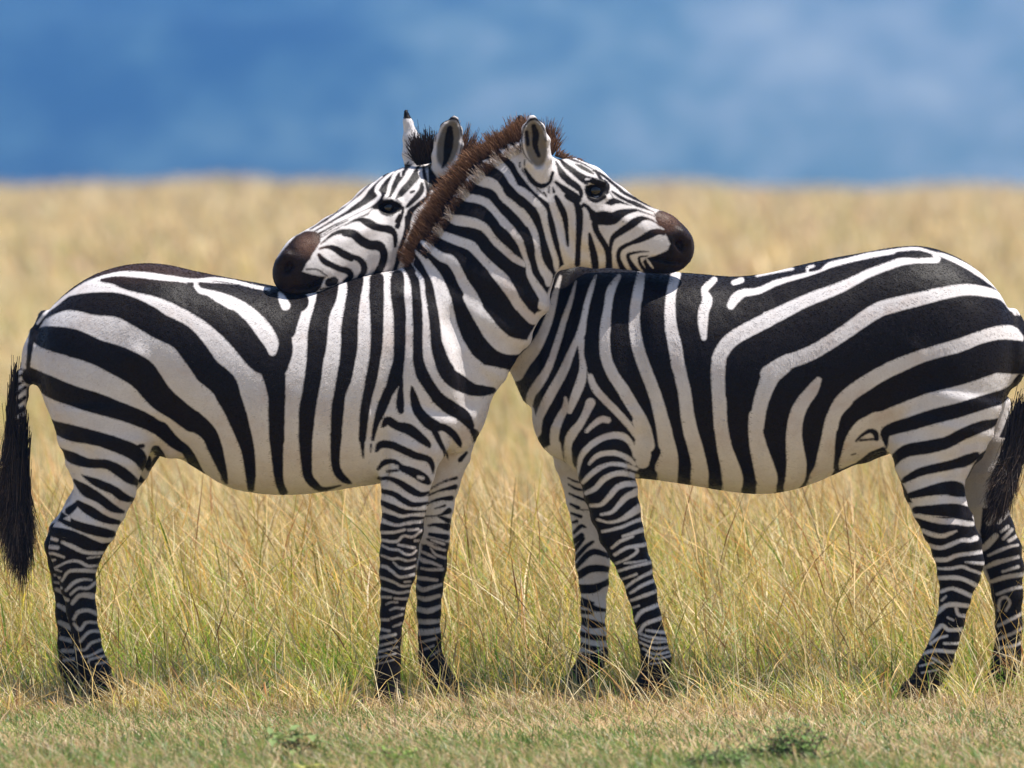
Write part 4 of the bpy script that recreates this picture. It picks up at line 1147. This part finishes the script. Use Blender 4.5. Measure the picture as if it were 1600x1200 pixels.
def blades(rng, x, y, h, wd, lean, wts, seed, heads=0.0, flat=0.0, curl=0.5, z0=0.0, pal=None):
    n = len(x); L = 5
    az = rng.uniform(0, 2*math.pi, n)+0.0
    az = np.where(rng.random(n) < 0.5, rng.normal(math.pi-0.2, 0.75, n), az)        # a light wind leans many to one side
    ln = np.abs(rng.normal(lean, lean*0.55, n))
    if flat: ln = np.where(rng.random(n) < flat, rng.uniform(1.2, 3.0, n), ln)
    dx, dy = np.cos(az), np.sin(az)
    t = np.linspace(0, 1, L)[None]
    hor = (ln*h)[:, None]*(t*(1-curl)+curl*t*t)
    tot = np.sqrt(1+ln**2)[:, None]
    zz = h[:, None]*(t-0.28*np.minimum(ln, 1.2)[:, None]*t*t)
    hor = hor/np.maximum(1, tot*0.75); zz = zz/np.maximum(1, tot*0.75)
    bend = rng.normal(0, 0.05, (n, 1))*h[:, None]*np.sin(t*3.1)
    C = np.stack([x[:, None]+dx[:, None]*hor-dy[:, None]*bend, y[:, None]+dy[:, None]*hor+dx[:, None]*bend, zz+land(y, x)[:, None]], -1)
    fa = rng.normal(0, 0.8, n); sx, sy = np.cos(fa), np.sin(fa)
    prof = np.array([0.8, 1.0, 0.85, 0.55, 0.12])[None]*np.ones((n, 1))
    hd = rng.random(n) < heads
    prof[hd] = np.array([0.35, 0.35, 0.4, 1.5, 0.4])
    wv = wd[:, None]*prof/2
    side = np.stack([sx, sy, np.zeros(n)], -1)[:, None]*wv[..., None]
    V = np.stack([C-side, C+side], 2).reshape(-1, 3)
    k = pick(rng, n, wts, patch(x, y, 0.9, seed))
    col = (PAL if pal is None else pal)[k]*rng.uniform(0.42, 1.3, (n, 1))
    cc = np.repeat((col[:, None]*np.ones((1, L, 1)))[:, :, None], 2, 2)
    gr = hd[:, None, None, None]; cc = np.where(gr & (np.arange(L)[None, :, None, None] >= 3), cc*np.array([0.95, 0.78, 0.62]), cc)
    Q = ((np.arange(n)*L*2)[:, None, None]+(np.arange(L-1)*2)[None, :, None]+np.array([0, 1, 3, 2])[None, None]).reshape(-1, 4)
    return V, Q, cc.reshape(-1, 3)
def grass_obj(name, parts):
    off = 0; Vs, Qs, Cs = [], [], []
    for V, Q, C in parts:
        Vs.append(V); Qs.append(Q+off); Cs.append(C); off += len(V)
    o = link(bpy.data.objects.new(name, np_mesh(name, np.vstack(Vs), np.vstack(Qs), True, np.vstack(Cs))))
    o.data.materials.append(GRASS_M); tag(o, kind='stuff'); return o
def clumped(rng, n, x0, x1, y0, y1, seed, s=2.2, p=1.5, grow=0.0):
    """scatter that follows a patchy density; x range widens with distance by grow"""
    X = np.empty(0); Y = np.empty(0)
    while len(X) < n:
        y = rng.uniform(y0, y1, n); hw = grow*(y+D)
        x = rng.uniform(x0, x1, n) if not grow else rng.uniform(-1, 1, n)*hw
        k = rng.random(n) < np.clip(patch(x, y, s, seed)*1.7, 0.12, 1)**p
        X = np.r_[X, x[k]]; Y = np.r_[Y, y[k]]
    return X[:n], Y[:n]
rg = np.random.default_rng(5)
# short cropped turf in front
LEGS = np.array([-1.31, -1.36, -0.39, -0.20, 0.42, 0.21, 1.26, 1.53])
def clear_legs(x, y, keep, r=0.09):
    d = np.min(np.abs(x[:, None]-LEGS[None]), 1); k = (d > r) | (y > -0.05) | (rg.random(len(x)) < keep); return x[k], y[k]
P = []
x, y = clumped(rg, 48000, -2.6, 2.6, -4.6, 0.35, 40, s=1.6, p=1.8)
P.append(blades(rg, x, y, rg.uniform(0.012, 0.050, len(x)), rg.uniform(0.0016, 0.0036, len(x)), 1.1, [3, 2, 3, 1.6, 1.6, 1.6, 1.6, 2.2], 50, flat=0.5, pal=PAL2))
x, y = clumped(rg, 34000, -2.6, 2.6, -4.6, -0.5, 41, s=1.5, p=2.2)
P.append(blades(rg, x, y, rg.uniform(0.015, 0.045, len(x)), rg.uniform(0.0025, 0.005, len(x)), 0.8, [0.3, 0.2, 0.3, 0.1, 2.5, 4, 1, 0], 51, pal=PAL2))
x, y = clumped(rg, 30000, -2.6, 2.6, -4.8, -1.3, 39, s=1.2, p=2.0)
k = rg.random(len(x)) < np.clip((-y-1.2)/1.6, 0, 1); x, y = x[k], y[k]
P.append(blades(rg, x, y, rg.uniform(0.02, 0.06, len(x)), rg.uniform(0.0025, 0.0055, len(x)), 0.8, [0.4, 0.2, 0.4, 0.1, 2.5, 5, 1, 0], 51, pal=PAL2))
x, y = clumped(rg, 11000, -2.6, 2.6, -4.4, 0.3, 42, p=1)
P.append(blades(rg, x, y, rg.uniform(0.04, 0.16, len(x)), rg.uniform(0.0014, 0.0030, len(x)), 1.2, [4, 3, 7, 2, 0.5, 0.3, 1, 2.0], 52, heads=0.15, flat=0.6, pal=PAL2))
grass_obj('short_grass', P)
# knee-high dry grass that starts at the animals' feet
P = []
def ragged(x, y, y0, amp, seed): return y0-amp*np.clip((patch(x, y*0+3.3, 1.7, seed)-0.35)*2.2, 0, 1.6)
x, y = clumped(rg, 30000, -2.7, 2.7, -1.0, 0.4, 49, s=2.0, p=1.2)          # trampled straw round the hooves
k = y > ragged(x, y, -0.45, 0.45, 90); x, y = clear_legs(x[k], y[k], 0.35)
P.append(blades(rg, x, y, rg.uniform(0.02, 0.075, len(x)), rg.uniform(0.0018, 0.0036, len(x)), 0.8, [3, 2, 6, 2.0, 1.8, 1.2, 1.4, 2.0], 60, heads=0.15, flat=0.3, pal=PAL2))
x, y = clumped(rg, 9000, -2.7, 2.7, -0.80, -0.30, 38, s=1.8, p=1.3); x, y = clear_legs(x, y, 0.4)
P.append(blades(rg, x, y, rg.uniform(0.015, 0.06, len(x)), rg.uniform(0.0018, 0.0038, len(x)), 0.6, [3, 2, 6, 1.6, 2.2, 2.2, 2.0, 1.6], 61, heads=0.12, flat=0.15, pal=PAL2))
x, y = clumped(rg, 34000, -2.7, 2.7, -0.5, 4.5, 43, s=1.3, p=1.3)
k = y > ragged(x, y, 0.30, 0.40, 91); x, y = x[k], y[k]
edge = np.clip((y+0.15)/1.1, 0.16, 1)
P.append(blades(rg, x, y, rg.uniform(0.22, 0.64, len(x))*edge, rg.uniform(0.0020, 0.0046, len(x)), 0.50, [4.5, 2.5, 6, 1.2, 2.8, 1.8, 3, 0.8], 53, heads=0.2, flat=0.10))
x, y = clumped(rg, 36000, -2.7, 2.7, -0.45, 4.0, 44, s=1.6, p=2)
k = y > ragged(x, y, 0.20, 0.42, 92); x, y = x[k], y[k]
P.append(blades(rg, x, y, rg.uniform(0.05, 0.27, len(x))*np.clip((y+0.35)/0.8, 0.22, 1), rg.uniform(0.003, 0.0065, len(x)), 0.6, [0.6, 0.5, 1.0, 0.3, 4.0, 5.0, 2.5, 0.1], 54, flat=0.1))
x, y = clumped(rg, 9000, -2.7, 2.7, -0.1, 4.5, 45, s=1.6, p=1.2)
P.append(blades(rg, x, y, rg.uniform(0.40, 0.78, len(x))*np.clip((y+0.2)/0.8, 0.40, 1), rg.uniform(0.0018, 0.0036, len(x)), 0.55, [4, 3, 10, 2, 0.3, 0.2, 1, 2.0], 55, heads=0.5))
# thin stalks in front of the legs
x, y = clumped(rg, 1300, -2.3, 2.3, -0.75, 0.1, 37, s=1.5, p=1.6)
P.append(blades(rg, x, y, rg.uniform(0.08, 0.34, len(x)), rg.uniform(0.0013, 0.0026, len(x)), 0.65, [5, 3, 10, 2, 0.3, 0.2, 1, 1.5], 56, heads=0.2, flat=0.25))
x, y = clumped(rg, 66000, 0, 0, 4.5, 22, 46, s=0.7, p=1.2, grow=0.12)
P.append(blades(rg, x, y, rg.uniform(0.26, 0.56, len(x)), rg.uniform(0.004, 0.010, len(x)), 0.45, [4, 3, 4, 2, 1.8, 1.0, 2, 1.0], 57, heads=0.12, pal=PAL3))
x, y = clumped(rg, 3000, -2.5, 2.5, -0.62, 0.15, 36, s=1.2, p=4.0); x, y = clear_legs(x, y, 0.15)
P.append(blades(rg, x, y, rg.uniform(0.03, 0.12, len(x)), rg.uniform(0.0020, 0.0042, len(x)), 0.6, [2, 1.5, 4, 1, 2.6, 3.0, 2.0, 0.8], 62, heads=0.1, flat=0.1))
x, y = clumped(rg, 11000, -2.6, 2.6, -0.70, 0.05, 35, s=1.5, p=3.0)
near_leg = np.min(np.abs(x[:, None]-np.array([-1.31, -1.36, -0.39, -0.20, 0.42, 0.21, 1.26, 1.53])[None]), 1)
k = (near_leg > 0.11) | (rg.random(len(x)) < 0.03); x, y = x[k], y[k]
P.append(blades(rg, x, y, rg.uniform(0.05, 0.21, len(x))*(0.35+1.1*patch(x, y, 1.9, 93)), rg.uniform(0.0020, 0.0042, len(x)), 0.65, [3, 2, 5, 1, 2.4, 2.6, 2.2, 1.0], 64, heads=0.12, flat=0.15))
grass_obj('tall_grass', P)
P = []
x, y = clumped(rg, 64000, 0, 0, 22, 75, 47, s=0.35, p=1.2, grow=0.11)
P.append(blades(rg, x, y, rg.uniform(0.26, 0.55, len(x)), rg.uniform(0.010, 0.024, len(x)), 0.45, [4.5, 3.5, 4, 2, 1.3, 0.6, 1.8, 0.8], 58, pal=PAL3))
x, y = clumped(rg, 70000, 0, 0, 75, 340, 48, s=0.10, p=1.0, grow=0.105)
P.append(blades(rg, x, y, rg.uniform(0.30, 0.62, len(x))*(0.45+1.3*patch(x, y, 0.22, 77)), rg.uniform(0.04, 0.10, len(x)), 0.45, [4.5, 3.8, 3, 2.5, 0.7, 0.2, 1.2, 2.0], 59, pal=PAL3))
grass_obj('distant_grass', P)

# ------------------------------------------------------------------ small plants at the lower edge
def ground_at(u, v):
    dist = EYE*FPX/(v-V_HOR); return np.array([(u-800)/FPX*dist, dist-D, 0.0])
LEAF = mat_tint('weed_leaf', 0.5, 0.3, 0.25)
def leaf(base, d, up, ln, wd, col, rng):
    """one cupped, pointed leaf of 6 quads"""
    d = np.array(d)/np.linalg.norm(d); s = np.cross(d, up); s /= np.linalg.norm(s)+1e-9; nrm = np.cross(s, d)
    prof = [0.08, 0.75, 1.0, 0.62, 0.05]; V = []
    for i, p_ in enumerate(prof):
        t = i/4; c = base+d*ln*t+nrm*(-0.25*ln*t*t)
        for k in (-1, 0, 1): V.append(c+s*wd*0.5*p_*k+nrm*abs(k)*wd*0.16*p_)
    V = np.array(V); Q = [(i*3+k, i*3+k+1, i*3+3+k+1, i*3+3+k) for i in range(4) for k in (0, 1)]
    return V, np.array(Q), np.tile(np.array(col)*rng.uniform(0.75, 1.25), (len(V), 1))
def stem(p0, p1, r0, r1, col, sides=5):
    d = p1-p0; d = d/np.linalg.norm(d); a_ = np.cross(d, [0.3, 0.9, 0.2]); a_ /= np.linalg.norm(a_); b_ = np.cross(d, a_)
    ang = np.linspace(0, 2*math.pi, sides, endpoint=False)
    ring = lambda p, r: p+r*(np.cos(ang)[:, None]*a_+np.sin(ang)[:, None]*b_)
    V = np.vstack([ring(p0, r0), ring(p1, r1)]); Q = np.array([(i, (i+1) % sides, sides+(i+1) % sides, sides+i) for i in range(sides)])
    return V, Q, np.tile(np.array(col), (len(V), 1))
def gather(name, parts, mat, parent):
    off = 0; Vs, Qs, Cs = [], [], []
    for V, Q, C in parts: Vs.append(V); Qs.append(Q+off); Cs.append(C); off += len(V)
    o = link(bpy.data.objects.new(name, np_mesh(name, np.vstack(Vs), np.vstack(Qs), True, np.vstack(Cs))), parent); o.data.materials.append(mat); return o
def weed(name, u, v, h, spread, n, ln, wd, col, label, cat, seed, rosette=0.0):
    rng = np.random.default_rng(seed); root = link(bpy.data.objects.new(name, None)); root.location = ground_at(u, v); root.empty_display_size = 0.05
    tag(root, label, cat); st, lf = [], []
    for i in range(n):
        az = rng.uniform(0, 2*math.pi); tip = np.array([math.cos(az)*spread*rng.uniform(0.2, 1), math.sin(az)*spread*rng.uniform(0.2, 1), h*rng.uniform(0.35, 1)])
        m = tip*0.5+np.array([0, 0, h*0.12]); st += [stem(np.zeros(3), m, 0.0022, 0.0016, (0.12, 0.13, 0.05)), stem(m, tip, 0.0016, 0.001, (0.14, 0.15, 0.06))]
        for q in range(6):
            t = rng.uniform(0.3, 1); p0 = m*min(1, t*2) if t < 0.5 else m+(tip-m)*(t*2-1)
            a2 = rng.uniform(0, 2*math.pi); d = np.array([math.cos(a2), math.sin(a2), rng.uniform(-0.15, 0.8)])
            lf.append(leaf(p0, d, np.array([0, 0, 1.0]), ln*rng.uniform(0.6, 1.2), wd*rng.uniform(0.7, 1.2), col, rng))
    gather('stem', st, LEAF, root); gather('foliage', lf, LEAF, root); return root
weed('leafy_weed', 462, 1192, 0.105, 0.075, 7, 0.055, 0.024, (0.20, 0.27, 0.09), 'broad-leaved dull green weed standing in the short turf', 'weed', 61)
weed('leafy_weed', 495, 1212, 0.03, 0.07, 7, 0.05, 0.022, (0.34, 0.36, 0.07), 'low yellowish green weed in front of the broad-leaved one', 'weed', 62)
weed('feathery_weed', 615, 1196, 0.055, 0.11, 14, 0.030, 0.006, (0.24, 0.38, 0.07), 'flat feathery bright green weed with fine narrow leaves', 'weed', 63)
def thorn(name, u, v, wid, h, label, seed):
    rng = np.random.default_rng(seed); root = link(bpy.data.objects.new(name, None)); root.location = ground_at(u, v); root.empty_display_size = 0.05
    tag(root, label, 'bush'); st, lf = [], []
    for i in range(46):
        az = rng.uniform(0, 2*math.pi); r = wid*rng.uniform(0.1, 1)**0.7
        p = np.array([rng.normal(0, 0.02), rng.normal(0, 0.02), 0.0]); tip = np.array([math.cos(az)*r, math.sin(az)*r*0.6, h*rng.uniform(0.3, 1.0)*(1-0.45*r/wid)])
        for k in range(4):
            q = p+(tip-p)*(0.25+0.25*k)+rng.normal(0, 0.012, 3); q[2] = max(q[2], 0.004)
            st.append(stem(p if k == 0 else last, q, 0.0028-0.0005*k, 0.0023-0.0005*k, (0.045, 0.036, 0.032), 4)); 
            for _ in range(2):
                dd = q+rng.normal(0, 0.02, 3); st.append(stem(q, dd, 0.0012, 0.0005, (0.06, 0.05, 0.04), 3))
            for _ in range(7):
                a2 = rng.uniform(0, 2*math.pi); b0 = q+rng.normal(0, 0.014, 3); b0[2] = max(b0[2], 0.003)
                lf.append(leaf(b0, np.array([math.cos(a2), math.sin(a2), rng.uniform(-0.2, 0.9)]), np.array([0, 0, 1.0]), rng.uniform(0.008, 0.018), rng.uniform(0.005, 0.010), (0.20, 0.32, 0.09), rng))
            last = q
    gather('twigs', st, LEAF, root); gather('foliage', lf, LEAF, root); return root
thorn('thorny_bush', 1238, 1192, 0.17, 0.125, 'low dark thorny bush with bare twigs and tiny leaves', 71)
thorn('thorny_bush', 1120, 1206, 0.10, 0.05, 'small green creeping bush left of the dark thorny one', 72)

# ------------------------------------------------------------------ haze over the plain
import bmesh
bm = bmesh.new(); bmesh.ops.create_cube(bm, size=1.0)
me = bpy.data.meshes.new('haze'); bm.to_mesh(me); bm.free()
hz_o = link(bpy.data.objects.new('haze', me)); tag(hz_o, kind='stuff')
hz_o.scale = (3200, 3700, 420); hz_o.location = (0, 1700, 208)
b = NB('blue_haze')
v_ = b.n('VolumePrincipled', {'Color': (0.035, 0.27, 0.80, 1), 'Density': 0.00031, 'Anisotropy': 0.0})
b.t.links.new(v_.outputs[0], b.out.inputs['Volume']); hz_o.data.materials.append(b.m)
